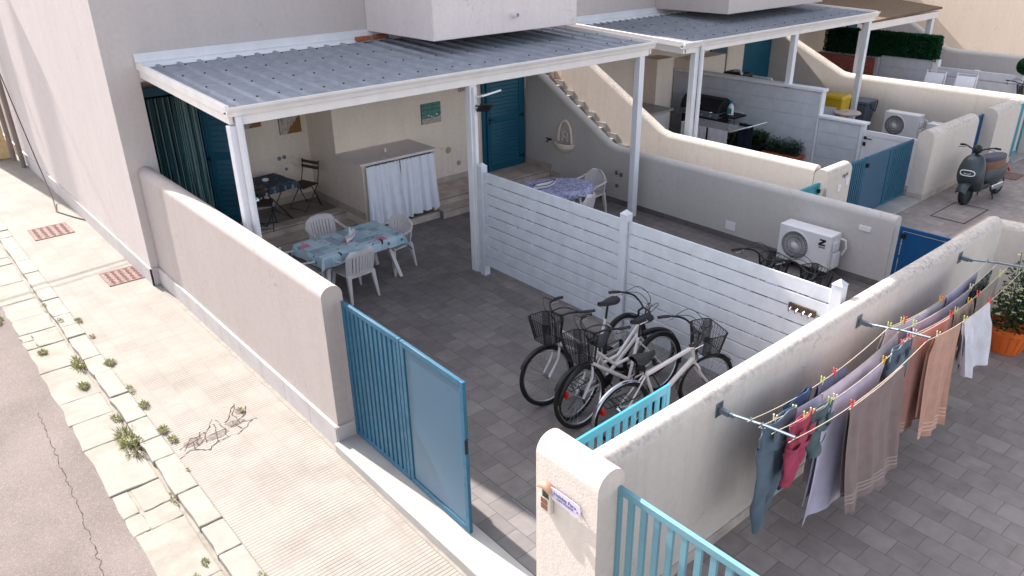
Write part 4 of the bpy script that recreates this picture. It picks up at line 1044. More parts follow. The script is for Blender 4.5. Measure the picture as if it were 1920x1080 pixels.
for k in range(26): b.ball((10.86-rr.random()*.09, 11.14+rr.uniform(-.17, .17), .945), .018, n=3)
b.build('shells', 'step', fo)
tp = thing('water_tap', 'small dark tap on the party wall beside the basket', 'tap', (10.9, 11.58, .9))
b = MB(); b.tube([(10.9, 11.58, .93), (10.80, 11.58, .935), (10.77, 11.58, .90)], .016, 8); b.tube([(10.82, 11.50, .965), (10.82, 11.66, .965)], .012, 6); b.tube([(10.82, 11.58, .93), (10.82, 11.58, .97)], .01, 6); b.build('body', 'metalblack', tp)
for k, (y, z) in enumerate(((9.72, .62), (9.6, .60), (9.70, .36))):
    b = MB(); disc(b, (10.9, y, z), .04, 'x', d=.02); o = b.build('wall_vent', 'steel'); tag(o, ('upper left', 'upper right', 'lowest')[k]+' of three small round vents on the party wall', 'vent', 'round vents on the party wall')
o = MB().box(10.885, 10.899, 6.96, 7.16, .18, .33).build('wall_plate', 'whitep', bevel=.004); tag(o, 'square white cover plate low on the wall left of the air conditioner', 'cover plate')
o = MB().box(10.885, 10.899, 4.68, 4.86, .80, .88).build('wall_plate', 'whitep', bevel=.004); tag(o, 'flat white plate on the wall near the navy blue door', 'cover plate')

# solar lamp on the middle post
sl = thing('solar_lamp', 'solar panel and black floodlight fixed on top of the middle pergola post', 'lamp', (6.86, 8.9, 2.7))
b = MB(); b.m = Matrix.Translation((7.02, 8.80, 2.80)) @ Matrix.Rotation(R(-14), 4, 'X') @ Matrix.Rotation(R(-6), 4, 'Y'); b.box(-.17, .17, -.11, .11, -.012, .012); pn = b.build('panel_frame', 'white', sl, bevel=.003)
b = MB(); b.m = Matrix.Translation((7.02, 8.80, 2.80)) @ Matrix.Rotation(R(-14), 4, 'X') @ Matrix.Rotation(R(-6), 4, 'Y'); b.box(-.10, .16, -.10, .10, .0125, .015); b.build('solar_cells', plain('cells', (62, 66, 64), .25), pn)
b = MB(); b.m = Matrix.Translation((6.94, 8.78, 2.62)) @ Matrix.Rotation(R(-50), 4, 'X') @ Matrix.Rotation(R(12), 4, 'Z'); b.box(-.12, .12, -.075, .075, -.02, .02); hd_ = b.build('lamp_head', 'black', sl, bevel=.006)
b = MB(); b.m = Matrix.Translation((6.94, 8.78, 2.62)) @ Matrix.Rotation(R(-50), 4, 'X') @ Matrix.Rotation(R(12), 4, 'Z')
for i in range(4):
    for j in range(3): b.box(-.10+i*.05, -.06+i*.05, -.06+j*.042, -.025+j*.042, .021, .026)
b.build('lens', plain('lens', (214, 210, 190), .3), hd_)
b = MB(); b.tube([(6.86, 8.92, 2.64), (6.86, 8.86, 2.64), (6.92, 8.80, 2.63)], .012, 6); b.build('bracket', 'black', sl)

# ============================================================ AIR CONDITIONERS
def aircon(label, x, y, w, h, d, logo=True, z=.08):
    """box on the wall side, fan towards -x; y is the centre"""
    t = thing('air_conditioner', label, 'air conditioner', (x, y, 0))
    x0, x1 = x-d, x
    MB().box(x0, x1, y-w/2, y+w/2, z, z+h).build('casing', 'whitep', t, bevel=.014, seg=3)
    fc = (x0-.004, y+w*.16, z+h*.50); r = h*.40
    b = MB(); disc(b, fc, r, 'x', 40, prof=[(r*1.04, -.004), (r*1.04, .008), (r*.97, .010), (r*.97, -.002), (.0001, -.002)]); b.build('fan_ring', 'whitep', t)
    b = MB(); disc(b, (fc[0]-.001, fc[1], fc[2]), r*.96, 'x', 40, d=.002); b.build('fan_shade_disc', 'dark', t)  # flat disc, shade behind the grille is put into its colour
    b = MB()
    for k in range(44):   # swirled grille ribs
        a0 = 2*math.pi*k/44; P = []
        for i in range(7):
            rr_ = r*.2+(r*.78)*i/6; a = a0+.9*(i/6); P.append((fc[0]-.012, fc[1]+rr_*math.cos(a), fc[2]+rr_*math.sin(a)))
        b.tube(P, .0028, 4, cap=False)
    for q in (.45, .7): b.tube([(fc[0]-.010, fc[1]+r*q*math.cos(a*.2618), fc[2]+r*q*math.sin(a*.2618)) for a in range(24)], .002, 4, True)
    b.build('fan_grille', 'whitep', t)
    b = MB(); disc(b, (fc[0]-.012, fc[1], fc[2]), r*.2, 'x', 24, d=.012); b.build('fan_hub', 'whitep', t)
    b = MB()
    for k in range(6): b.box(x0-.005, x0+.001, y-w*.44, y-w*.27, z+h*(.12+.055*k), z+h*(.14+.055*k))
    b.build('ridges', 'whitep', t)
    for s in (-1, 1): MB().box(x0+.02, x1-.04, y+s*w*.33-.03, y+s*w*.33+.03, 0, z).build('foot', 'rubber', t)
    b = MB(); b.box(x0+.08, x1-.04, y-w/2-.05, y-w/2, z+.05, z+.30); b.box(x0+.06, x1-.08, y-w/2-.035, y-w/2, z+.33, z+.48); b.build('valve_cover', 'whitep', t, bevel=.012)
    b = MB(); b.tube([(x1-.05, y-w/2-.02, z+.50), (x1-.03, y-w/2-.09, z+.48), (x1-.02, y-w/2-.11, z+.36), (x1-.03, y-w/2-.06, z+.24)], .016, 8); b.build('hose', 'whitep', t)
    if logo:
        L = MB(); Mx = Matrix.Translation((x0-.003, y-w*.345, z+h*.79)) @ Matrix(((0, 0, -1, 0), (-1, 0, 0, 0), (0, 1, 0, 0), (0, 0, 0, 1)))
        L.m = Mx; e = .0015
        L.prism([(-.045, .05), (.055, .05), (.055, .026), (-.01, -.026), (.05, -.026), (.05, -.05), (-.06, -.05), (-.06, -.026), (.005, .026), (-.045, .026)], 'z', -e, e)
        L.build('logo', 'black', t, smooth=0)
        text_mb('ZEPHIR', .034, Mx @ Matrix.Translation((0, -.078, 0))).build('lettering', 'black', t, smooth=0)
    return t
aircon('white air conditioner with swirled fan grille and black Z logo behind the fence', 10.83, 5.50, .86, .58, .30, True, .13)
aircon('grey white air conditioner on the floor beside the grey bin', 19.75, 8.15, .85, .62, .3, False, .06)
aircon('air conditioner half hidden by the pillar wall behind the scooter', 19.75, 7.1, .85, .55, .3, False, .0)
# ============================================================ BICYCLES
def bicycle(name, label, rear, front, lean, basket=True, rack=True, step_thru=True, text=None, derail=True, group='bicycles parked by the fence', sc=1.06, steer=0, reflector=True, bars_only=False):
    dx, dy = front[0]-rear[0], front[1]-rear[1]; rz = math.atan2(dy, dx)
    t = thing(name, label, 'bicycle', (rear[0], rear[1], 0), rz, group)
    t.rotation_euler = (lean, 0, rz); t.scale = (sc, sc, sc)
    WB = math.hypot(dx, dy)/sc; r = .335
    S = Matrix.Rotation(steer, 4, 'Z')
    HT = Vector((WB-.245, 0, .83)); HB = Vector((WB-.185, 0, .63)); BB = Vector((.45, 0, .29)); SC_ = Vector((.27, 0, .72)); RH = Vector((0, 0, r)); FH = Vector((WB, 0, r))
    Ms = Matrix.Translation((WB-.20, 0, 0)) @ S @ Matrix.Translation((-(WB-.20), 0, 0))
    def wheel(c, Mx):
        w = MB(); w.m = Mx; w.tube([(c.x+(r-.018)*math.cos(2*math.pi*k/40), 0, c.z+(r-.018)*math.sin(2*math.pi*k/40)) for k in range(40)], .022, 8, True)
        o = w.build('wheel', 'rubber', t, local=True)
        w = MB(); w.m = Mx; w.tube([(c.x+(r-.045)*math.cos(2*math.pi*k/40), 0, c.z+(r-.045)*math.sin(2*math.pi*k/40)) for k in range(40)], .011, 6, True); w.build('rim', 'chrome', o, local=True)
        w = MB(); w.m = Mx
        for k in range(28):
            a = 2*math.pi*k/28; b2 = a+(.5 if k % 2 else -.5); s = .022 if k % 4 < 2 else -.022
            w.tube([(c.x+.02*math.cos(b2), s, c.z+.02*math.sin(b2)), (c.x+(r-.05)*math.cos(a), 0, c.z+(r-.05)*math.sin(a))], .0016, 3, cap=False)
        w.build('spokes', 'steel', o, local=True)
        w = MB(); w.m = Mx; w.tube([(c.x, -.045, c.z), (c.x, .045, c.z)], .018, 10); w.build('hub', 'chrome', o, local=True)
    wheel(RH, Matrix.Identity(4)); wheel(FH, Ms)
    b = MB()
    if step_thru:
        b.tube([HB+Vector((-.005, 0, .02)), BB], .021, 10)
        b.tube([HT+Vector((.01, 0, -.04)), Vector((.62, 0, .52)), SC_+(BB-SC_)*.42], .017, 10)
    else:
        b.tube([HT+Vector((.01, 0, -.03)), SC_+Vector((.01, 0, -.05))], .022, 10); b.tube([HB+Vector((-.01, 0, .03)), BB], .026, 10)
    b.tube([SC_, BB], .017, 10); b.tube([HT+Vector((0, 0, .02)), HB], .022, 12)
    for s in (-1, 1):
        b.tube([SC_+Vector((0, s*.012, -.05)), RH+Vector((0, s*.06, 0))], .009, 8); b.tube([BB+Vector((-.02, s*.02, 0)), RH+Vector((0, s*.06, 0))], .010, 8)
    b.build('frame', 'bikew', t, local=True)
    if text:
        a, c = BB, HB; mid = a.lerp(c, .55); ang = math.atan2(c.z-a.z, c.x-a.x)
        Mx = Matrix.Translation((mid.x, -.027, mid.z)) @ Matrix.Rotation(R(90), 4, 'X') @ Matrix.Rotation(ang, 4, 'Z')
        tm = text_mb(text, .05, Mx, .0015); tm.build('lettering', 'black', t, local=True, smooth=0)
    b = MB(); b.m = Ms; b.tube([HB+Vector((.0, 0, -.01)), HB+Vector((.01, 0, -.03))], .026, 8)
    for s in (-1, 1): b.tube(spl([HB+Vector((.005, s*.02, -.02)), HB+Vector((.035, s*.05, -.06)), HB+Vector((.06, s*.055, -.13)), FH+Vector((0, s*.055, 0))]), [.014]*19, 8)
    b.build('fork', 'bikew', t, local=True)
    for c, a0, a1, mat, Mx in ((RH, 25, 200, 'bikew', Matrix.Identity(4)), (FH, 30, 185, 'bikew', Ms)):
        b = MB(); b.m = Mx; n = 22
        def fn(u, v):
            a = R(a0+(a1-a0)*u); q = (v-.5)*2; rr_ = r+.022-.012*q*q; return (c.x+rr_*math.cos(a), q*.026, c.z+rr_*math.sin(a))
        b.grid(fn, n, 4, .002); b.build('mudguard', 'chrome' if not step_thru else 'black', t, local=True)
    b = MB(); b.tube([SC_-Vector((0, 0, .02)), SC_+Vector((-.05, 0, .16))], .013, 8); b.build('seat_post', 'black', t, local=True)
    b = MB()
    def sad(u, v):
        x = -.13+.27*u; w = (.095 if u < .35 else .095-(u-.35)/.65*.075)*(1-.25*max(0, .2-u)/.2); a = (v-.5)*math.pi
        return (SC_.x-.05+x, w*math.sin(a), SC_.z+.165+.045*math.cos(a)+.015*(2*u-1)**2)
    b.grid(sad, 12, 8); b.grid(lambda u, v: (sad(u, v)[0], sad(u, v)[1], SC_.z+.163+.015*(2*u-1)**2), 12, 8)
    b.build('saddle', 'black', t, local=True, smooth=60)
    # handlebar
    b = MB(); b.m = Ms; st = HT+Vector((-.015, 0, .13)); b.tube([HT, st, st+Vector((.05, 0, .03))], .013, 8)
    P = []
    for s in (-1, 1):
        H = [st+Vector((.05, 0, .03)), st+Vector((.06, s*.10, .045)), st+Vector((.01, s*.19, .085)), st+Vector((-.10, s*.27, .085)), st+Vector((-.16, s*.29, .08))]
        b.tube(spl(H), .011, 8)
        P.append(H)
    hb_ = b.build('handlebar', 'black', t, local=True)
    b = MB(); b.m = Ms
    for H in P: b.tube([H[3], H[4], H[4]+Vector((-.06, .01, -.005))], .017, 8)
    b.build('grips', 'black', hb_, local=True)
    b = MB(); b.m = Ms
    for H in P: b.tube([H[3]+Vector((.03, 0, -.02)), H[3]+Vector((.05, 0, -.04)), H[4]+Vector((0, 0, -.05))], .006, 5)
    b.build('brake_levers', 'chrome', hb_, local=True)
    b = MB(); b.m = Ms
    for s in (-1, 1):
        b.tube(spl([st+Vector((-.06, s*.24, .09)), st+Vector((.08, s*.20, .17)), st+Vector((.16, s*.06, .10)), st+Vector((.09, 0, -.06)), HB+Vector((.03, s*.03, -.05))]), .004, 5)
        b.tube(spl([st+Vector((-.08, s*.25, .09)), st+Vector((.06, s*.12, .13)), st+Vector((.11, s*-.03, .02)), HB+Vector((.0, s*.03, .02))]), .004, 5)
    b.build('cables', 'black', hb_, local=True)
    if basket:
        bx = st+Vector((.20, 0, -.13)); b = MB(); b.m = Ms
        def ring(z, k):
            a, w = .125*k, .175*k; cr = .06; o = []
            for (sx, sy, a0) in ((1, 1, 0), (-1, 1, 90), (-1, -1, 180), (1, -1, 270)):
                for i in range(4):
                    an = R(a0+30*i); o.append((bx.x+sx*(a-cr)+cr*math.cos(an), sy*(w-cr)+cr*math.sin(an), bx.z+z))
            return o
        b.tube(ring(.16, 1.05), .006, 5, True); b.tube(ring(-.09, .82), .005, 5, True)
        for q in range(1, 15): b.tube(ring(-.09+.25*q/15, .82+.23*q/15), .0024, 3, True)
        A, C = ring(.16, 1.05), ring(-.09, .82); N = len(A)
        for i in range(N):
            for f in (0, .2, .4, .6, .8):
                p, q = Vector(A[i]).lerp(Vector(A[(i+1) % N]), f), Vector(C[i]).lerp(Vector(C[(i+1) % N]), f); b.tube([p, q], .0024, 3, cap=False)
        for k in range(13):
            y = -.12+.02*k; b.tube([(bx.x-.10, y, bx.z-.09), (bx.x+.10, y, bx.z-.09)], .002, 3, cap=False)
        b.build('basket', 'black', t, local=True)
    if rack:
        b = MB(); z = r+.12
        for s in (-.055, .055): b.tube([(SC_.x-.06, s, z+.06), (.12, s, z+.03), (-.22, s, z+.03)], .006, 5)
        for k in range(6): b.tube([(-.22+.06*k, -.055, z+.03), (-.22+.06*k, .055, z+.03)], .005, 5)
        for s in (-.065, .065): b.tube([(-.10, s*.9, z+.03), (0, s, r)], .006, 5)
        b.build('rear_rack', 'metalblack', t, local=True)
    if reflector: MB().box(-.27, -.235, -.045, .045, r+.07, r+.14).build('tail_light', 'red', t, local=True, bevel=.008)
    b = MB(); cx = BB
    b.lathe([(.0001, -.004), (.085, -.004), (.085, .004), (.0001, .004)], 24)
    b.v = [(cx.x+v[0], -.045+v[2], cx.z+v[1]) for v in b.v]
    b.tube([(cx.x, -.06, cx.z), (cx.x+.09, -.065, cx.z-.13)], .009, 6); b.tube([(cx.x, .06, cx.z), (cx.x-.09, .065, cx.z+.13)], .009, 6)
    for (s, a, c) in ((-1, .09, -.13), (1, -.09, .13)): b.box(cx.x+a-.04, cx.x+a+.04, s*.07+(-.08 if s < 0 else 0), s*.07+(0 if s < 0 else .08), cx.z+c-.01, cx.z+c+.01)
    b.tube([(cx.x, -.045, cx.z+.085), (0, -.045, r+.035)], .004, 4); b.tube([(cx.x, -.045, cx.z-.085), (.02, -.045, r-.10), (.0, -.045, r-.04)], .004, 4)
    b.build('cranks', 'black', t, local=True)
    b = MB(); b.lathe([(.0001, -.01), (.05, -.008), (.036, .012), (.0001, .014)], 18); b.v = [(v[0], -.045-v[2], r+v[1]) for v in b.v]
    if derail: b.tube([(0, -.06, r-.02), (.03, -.06, r-.08), (.05, -.06, r-.14)], .012, 6); b.tube([(0, -.05, r), (-.05, -.07, r+.02), (-.04, -.03, r+.08)], .003, 4)
    b.build('sprocket', 'black', t, local=True)
    b = MB(); b.tube([(.14, .05, .25), (.05, .13, .01-lean*.1)], .007, 6); b.build('kickstand', 'black', t, local=True)
    return t
bicycle('bicycle', 'leftmost white bicycle, front basket and front wheel pointing to the street wall', (6.34, 5.36), (5.11, 5.42), R(8), basket=True, rack=False, steer=R(-6), reflector=False)
bicycle('bicycle', 'white bicycle without basket, red tail light and handlebar near the fence post', (5.14, 5.05), (6.38, 5.18), R(-8)*-1, basket=False, steer=R(-25))
bicycle('bicycle', 'white step-through bicycle in the middle with a basket over the wheel nearest the street', (6.28, 4.78), (5.08, 4.87), R(9), basket=True, rack=False, text='premi', derail=False, steer=R(0), reflector=False)
bicycle('bicycle', 'frontmost white bicycle with straight top tube, big lettering and basket beside the fence', (5.21, 4.46), (6.38, 4.28), R(3), basket=True, step_thru=False, text='carma', steer=R(-10))
GY = 'bicycles behind the slat fence'
bicycle('bicycle', 'bicycle behind the slat fence, only handlebar and basket visible left of the air conditioner', (7.44, 5.0), (8.60, 4.87), R(2), group=GY, steer=R(-10))
bicycle('bicycle', 'bicycle behind the slat fence with handlebar and basket just in front of the air conditioner', (7.46, 4.50), (8.62, 4.28), R(2), group=GY, steer=R(-10))
bicycle('bicycle', 'black basket and handlebar of a bicycle behind the farthest sunlit wall', (24.2, 7.6), (23.2, 6.7), R(2), group='bicycle at the far right')

# ============================================================ SCOOTER
sct = thing('scooter', 'matt grey electric scooter with oval light parked in the lane', 'scooter', (15.72, 5.10, 0), math.atan2(-.05, -1)+math.pi*0)
sct.rotation_euler = (R(4), 0, math.atan2(.12, -1)); sct.scale = (1.0, 1.0, 1.0)
# local: forward +x, front axle at origin
M['scoot'] = NT('scooter_paint', .38, .55, .5).col(lin((66, 74, 78)))
M['seatc'] = plain('seat_leather', (52, 58, 78), .5); M['tan'] = plain('tan_seat_side', (112, 74, 56), .5, var=.1)
b = MB(); b.tube([(.17*math.cos(a*.1963), 0, .2+.17*math.sin(a*.1963)) for a in range(32)], .05, 10, True); o = b.build('wheel', 'rubber', sct, local=True)
b = MB(); b.lathe([(.0001, -.035), (.13, -.03), (.13, .03), (.0001, .035)], 24); b.v = [(v[0], v[2], .2+v[1]) for v in b.v]; b.build('rim', 'metalblack', o, local=True)
b = MB(); b.tube([(-1.15+.17*math.cos(a*.1963), 0, .2+.17*math.sin(a*.1963)) for a in range(32)], .05, 10, True); o = b.build('wheel', 'rubber', sct, local=True)
b = MB(); b.lathe([(.0001, -.05), (.13, -.045), (.13, .045), (.0001, .05)], 24); b.v = [(-1.15+v[0], v[2], .2+v[1]) for v in b.v]; b.build('rim', 'steel', o, local=True)
def loft(b, secs, n=20, pw=2.4):
    """secs: (cx, cz, hx, hy) horizontal super-ellipse sections going up"""
    vs = []
    for (cx, cz, hx, hy) in secs:
        for k in range(n):
            a = 2*math.pi*k/n; ca, sa = math.cos(a), math.sin(a)
            vs.append((cx+hx*math.copysign(abs(ca)**(2/pw), ca), hy*math.copysign(abs(sa)**(2/pw), sa), cz))
    fs = [tuple(range(n))[::-1], tuple((len(secs)-1)*n+k for k in range(n))]
    for i in range(len(secs)-1):
        for k in range(n): l = (k+1) % n; fs.append((i*n+k, i*n+l, i*n+n+l, i*n+n+k))
    return b.add(vs, fs)
def smooth_secs(S, m=4):
    out = []
    for i in range(len(S)-1):
        p0, p1, p2, p3 = S[max(i-1, 0)], S[i], S[i+1], S[min(i+2, len(S)-1)]
        for k in range(m):
            t = k/m; out.append(tuple(.5*(2*p1[j]+(p2[j]-p0[j])*t+(2*p0[j]-5*p1[j]+4*p2[j]-p3[j])*t*t+(3*p1[j]-p0[j]-3*p2[j]+p3[j])*t**3) for j in range(4)))
    out.append(S[-1]); return out
b = MB(); loft(b, smooth_secs([(-.22, .24, .10, .15), (-.16, .30, .13, .20), (-.09, .42, .13, .235), (-.06, .56, .12, .245), (-.09, .72, .11, .23), (-.14, .86, .09, .18), (-.17, .93, .05, .10), (-.17, .945, .01, .02)])); b.build('front_shield', 'scoot', sct, local=True, smooth=70)
b = MB(); b.grid(lambda u, v: ((.215*math.cos(R(20+150*u))+.01, (v-.5)*.21*(1-.15*abs(u-.5)), .2+.24*math.sin(R(20+150*u))-.10*abs(v-.5)**1.5)), 18, 8, .01); b.build('front_mudguard', 'scoot', sct, local=True, smooth=60)
b = MB()
for (y, z) in ((0, 0),):
    P = [];
    for k in range(24):
        a = 2*math.pi*k/24; P.append((.068-.06*abs(math.sin(a)*0)-.35*abs(.085*math.cos(a))*0, .135*math.copysign(abs(math.cos(a))**.7, math.cos(a)), .62+.052*math.copysign(abs(math.sin(a))**.7, math.sin(a))))
    P = [(.075-.9*p[1]**2, p[1], p[2]) for p in P]
    b.tube(P, .010, 6, True); b.tube([(.070, -.055, .63), (.072, -.055, .605), (.072, .055, .605), (.070, .055, .63)], .006, 5)
b.build('head_light', 'white', sct, local=True)
b = MB(); b.ball((-.16, 0, 1.04), .085, .085, .085); b.build('display', 'black', sct, local=True)
b = MB()
for s in (-1, 1): b.tube([(-.17, 0, .98), (-.16, s*.12, 1.05), (-.22, s*.24, 1.08), (-.26, s*.36, 1.07)], .014, 8); b.tube([(-.13, s*.2, 1.07), (-.12, s*.34, 1.05)], .006, 5)
b.tube([(-.17, 0, .9), (-.17, 0, 1.02)], .03, 10)
hbs = b.build('handlebar', 'black', sct, local=True)
b = MB()
for s in (-1, 1): b.tube([(-.235, s*.27, 1.08), (-.26, s*.37, 1.07)], .02, 8)
b.build('grips', 'rubber', hbs, local=True)
b = MB()
for s in (-1, 1): b.tube([(-.24, s*.24, 1.10), (-.22, s*.30, 1.2)], .006, 5)
b = MB(); b.add([(-.1, -.13, .24), (-.1, .13, .24), (-.55, .15, .24), (-.55, -.15, .24), (-.1, -.13, .34), (-.1, .13, .34), (-.55, .15, .34), (-.55, -.15, .34)], [(0, 1, 2, 3), (7, 6, 5, 4), (0, 4, 5, 1), (1, 5, 6, 2), (2, 6, 7, 3), (3, 7, 4, 0)]); b.build('floorboard', 'black', sct, local=True, bevel=.02)
b = MB(); loft(b, smooth_secs([(-.80, .28, .28, .14), (-.82, .38, .36, .18), (-.86, .50, .40, .19), (-.88, .60, .40, .18)])); b.build('rear_body', 'scoot', sct, local=True, smooth=60)
b = MB(); loft(b, smooth_secs([(-.84, .59, .37, .17), (-.82, .68, .37, .165), (-.82, .76, .36, .16)])); b.build('seat_side', 'tan', sct, local=True, smooth=60)
b = MB(); loft(b, smooth_secs([(-.82, .75, .37, .165), (-.82, .80, .37, .165), (-.82, .825, .33, .13), (-.82, .83, .1, .04)])); b.build('seat', 'seatc', sct, local=True, smooth=60)
b = MB(); b.tube([(-1.24, -.12, .52), (-1.3, -.12, .45)], .02, 8); b.tube([(-1.24, .12, .52), (-1.3, .12, .45)], .02, 8); b.build('tail_light', 'red', sct, local=True)
b = MB(); b.tube([(-.72, -.1, .22), (-.76, -.15, .0), (-.70, -.17, .0)], .012, 6); b.tube([(-.72, .1, .22), (-.76, .15, .0), (-.70, .17, .0)], .012, 6); b.build('stand', 'metalblack', sct, local=True)
b = MB(); b.box(-1.15, -.72, .06, .13, .16, .27); b.build('swing_arm', 'chrome', sct, local=True, bevel=.02)
# ============================================================ LAUNDRY
GA = 'folding clothesline arms on the front wall'
LY = (2.575, 2.475, 2.365, 2.225); LZ = 1.535
arm = None
for k, (x, w) in enumerate(((4.54, 'nearest the intercom pillar'), (6.78, 'middle one of the three'), (9.10, 'farthest, next to the flower pot'))):
    t = thing('clothesline_arm', 'grey metal clothesline arm on the front wall, '+w, 'bracket', (x, 2.86, 1.49), 0, GA)
    if arm is None:
        b = MB(); b.box(-.045, .045, -.008, -.001, -.065, .065); b.build('wall_plate', 'steel', t, local=True, bevel=.002)
        b = MB(); b.box(-.018, .018, -.10, -.008, -.022, .022); b.box(-.012, .012, -.14, -.10, -.016, .020); b.build('hinge', 'steel', t, local=True, bevel=.003)
        b = MB(); b.tube([(0, -.12, .008), (0, -.42, .06), (0, -.66, .085)], .012, 10); b.build('arm_tube', 'steel', t, local=True)
        b = MB()
        for y in LY: b.tube([(-.016, y-2.86, .045+(2.86-y)*.05), (.016, y-2.86, .045+(2.86-y)*.05)], .006, 6)
        b.build('hooks', 'steel', t, local=True); arm = t
    else:
        for ch_ in list(arm.children): c = ch_.copy(); COL.objects.link(c); c.parent = t
def sag(x, k):
    for (a, c) in ((4.54, 6.78), (6.78, 9.10)):
        if a <= x <= c: u = (x-a)/(c-a); return LZ-.11*4*u*(1-u)
    return LZ
names = ('first line, closest to the wall', 'second line from the wall', 'third line from the wall', 'outermost line')
for k, y in enumerate(LY):
    b = MB(); pts = [(4.50+(9.14-4.50)*i/60, y, 0) for i in range(61)]; pts = [(p[0], p[1], sag(p[0], k)) for p in pts]
    b.tube(pts, .0032, 5); o = b.build('clothes_line', 'rope'); tag(o, 'thin cord of the clotheslines, '+names[k], 'clothesline', 'clotheslines along the front wall')
def fabric(name, c, kind=None, c2=None):
    if name in M: return M[name]
    s = NT(name, .9, 0, .15); co = s.coords(); s.b.inputs['Sheen Weight'].default_value = .15
    cc = lin(c); lo = tuple(v*.82 for v in cc[:3])+(1,)
    base = s.ramp(s.noise(7, 5, co), [(.3, lo), (.65, cc)])
    if kind == 'denim':
        base = s.mix(.5, base, s.ramp(s.noise(3, 3, co), [(.35, lin(c2)), (.7, cc)]))
    if kind == 'bands':
        sp = s.n('SeparateXYZ'); s.l(s.coords('Generated'), sp.inputs[0]); z = sp.outputs[2]
        f = None
        for a in (.09, .125, .16):
            g = s.math('LESS_THAN', s.math('ABSOLUTE', s.math('SUBTRACT', z, a)), .007); f = g if f is None else s.math('MAXIMUM', f, g)
        base = s.mix(f, base, lin(c2))
    if kind == 'camo':
        base = s.ramp(s.noise(16, 6, co, .7), [(.40, (30, 34, 30)), (.5, (58, 64, 56)), (.56, (160, 158, 148)), (.6, (40, 44, 38))])
    s.col(base); s.bump(s.noise(120, 3, co), .25, .003)
    # thin cloth lets a little light through
    tr = s.n('BsdfTranslucent'); s.l(base, tr.inputs[0]); mx = s.n('MixShader'); mx.inputs[0].default_value = .22
    out = s.t.nodes['Material Output']; s.l(s.b.outputs[0], mx.inputs[1]); s.l(tr.outputs[0], mx.inputs[2]); s.l(mx.outputs[0], out.inputs[0])
    M[name] = s.m; return s.m
def hung(name, label, cat, mat, x0, x1, k, lf, lb=.3, taper=0, blow=(0, 0), seed=0, gap=.012, wave=.014, nw=3.2, group=None, hem=.0, sx=0):
    """cloth folded over line k: front flap length lf, back flap lb; blow=(dx,dy) drift of the lower hem"""
    y0 = LY[k]; rr = random.Random(seed+77); ph = [rr.uniform(0, 6.3) for _ in range(6)]
    t = thing(name, label, cat, ((x0+x1)/2, y0, sag((x0+x1)/2, k)-lf), 0, group)
    T = lf+lb; vf = lf/T
    def fn(u, v):
        s_ = (v-vf)*T    # <0 front flap, >0 back flap
        x = x0+(x1-x0)*u; zl = sag(x, k)+.004
        dep = abs(s_); front = s_ < 0
        f = min(1, dep/.05)
        d = dep/max(.01, lf)
        edge = 1+1.4*(abs(2*u-1)**3)
        wv = wave*(math.sin(u*nw*6.28+ph[0]+.6*math.sin(d*3+ph[1]))+.6*edge*math.sin(u*nw*2.3*6.28+ph[2]+d*2)+.14*edge*math.sin(u*nw*5.1*6.28+ph[5]-d*3))*min(1, dep/.2)*(1+.7*d)
        side = -1 if front else 1
        y = y0+side*(gap*f+.012*d)+wv
        x += (u-.5)*-taper*d*(x1-x0)+sx*d
        if front: x += blow[0]*d**1.4; y += blow[1]*d**1.4
        else: y += blow[1]*(dep/lf)**1.4*1.0; x += blow[0]*(dep/lf)**1.4
        z = zl-dep*(1-.01*math.sin(u*9+ph[3]))-hem*math.sin(u*5+ph[4])*d*.03+(.0 if dep > .02 else .003)
        return (x, y, z)
    b = MB(); b.grid(fn, max(24, int((x1-x0)/.012)), 40, .0025); b.build('cloth', mat, t, smooth=80)
    return t
F = fabric
hung('towel', 'brown grey towel with three bands hanging from the outermost line', 'towel', F('f_taupe', (150, 130, 126), 'bands', (178, 160, 154)), 5.42, 6.35, 3, 1.10, .95, blow=(.10, -.09), seed=1, nw=1.6, wave=.011)
hung('towel', 'peach bath towel on the outermost line next to the white cloth', 'towel', F('f_peach', (212, 166, 146), 'bands', (232, 192, 172)), 6.98, 7.56, 3, 1.12, .9, blow=(-.03, -.05), seed=2, nw=1.4, wave=.012)
hung('towel', 'dusty rose towel on the third line behind the peach towel', 'towel', F('f_rose', (190, 142, 130), 'bands', (214, 168, 156)), 6.80, 7.72, 2, 1.10, .95, seed=3, nw=1.6, wave=.012, blow=(-.05, -.02))
hung('white_cloth', 'plain white shirt cloth hanging at the far end of the outermost line', 'laundry', F('f_white', (232, 230, 236)), 7.64, 8.28, 3, .62, .5, blow=(-.02, -.08), seed=4, nw=1.5, wave=.022, hem=1.5)
hung('bed_sheet', 'long lilac white sheet on the third line next to the pink shorts', 'sheet', F('f_lilac', (206, 200, 220)), 5.28, 6.30, 2, 1.18, 1.0, blow=(-.10, -.02), seed=5, nw=1.2, wave=.010)
hung('bed_sheet', 'pale grey pink sheet on the second line running under the middle arm', 'sheet', F('f_pale', (212, 200, 204)), 5.45, 6.74, 1, 1.05, .95, seed=6, nw=1.6, wave=.012)
hung('bed_sheet', 'short lilac pillow cover on the second line behind the pink shorts', 'sheet', F('f_lilac2', (198, 194, 218)), 4.98, 5.43, 1, .50, .45, seed=7, nw=1., wave=.008)
hung('bed_sheet', 'light sheet on the first line beyond the middle arm', 'sheet', F('f_pale2', (204, 196, 198)), 6.72, 8.05, 0, .95, .9, seed=8, nw=1.8, wave=.010)
hung('bed_sheet', 'blue grey sheet on the second line beyond the middle arm', 'sheet', F('f_blueish', (176, 172, 196)), 7.05, 8.42, 1, .95, .85, seed=9, nw=1.4, wave=.010)
hung('bed_sheet', 'pale lilac cloth on the first line closest to the farthest arm', 'sheet', F('f_lilac', (206, 200, 220)), 8.10, 8.85, 0, .6, .5, seed=10, nw=1.4, wave=.012)
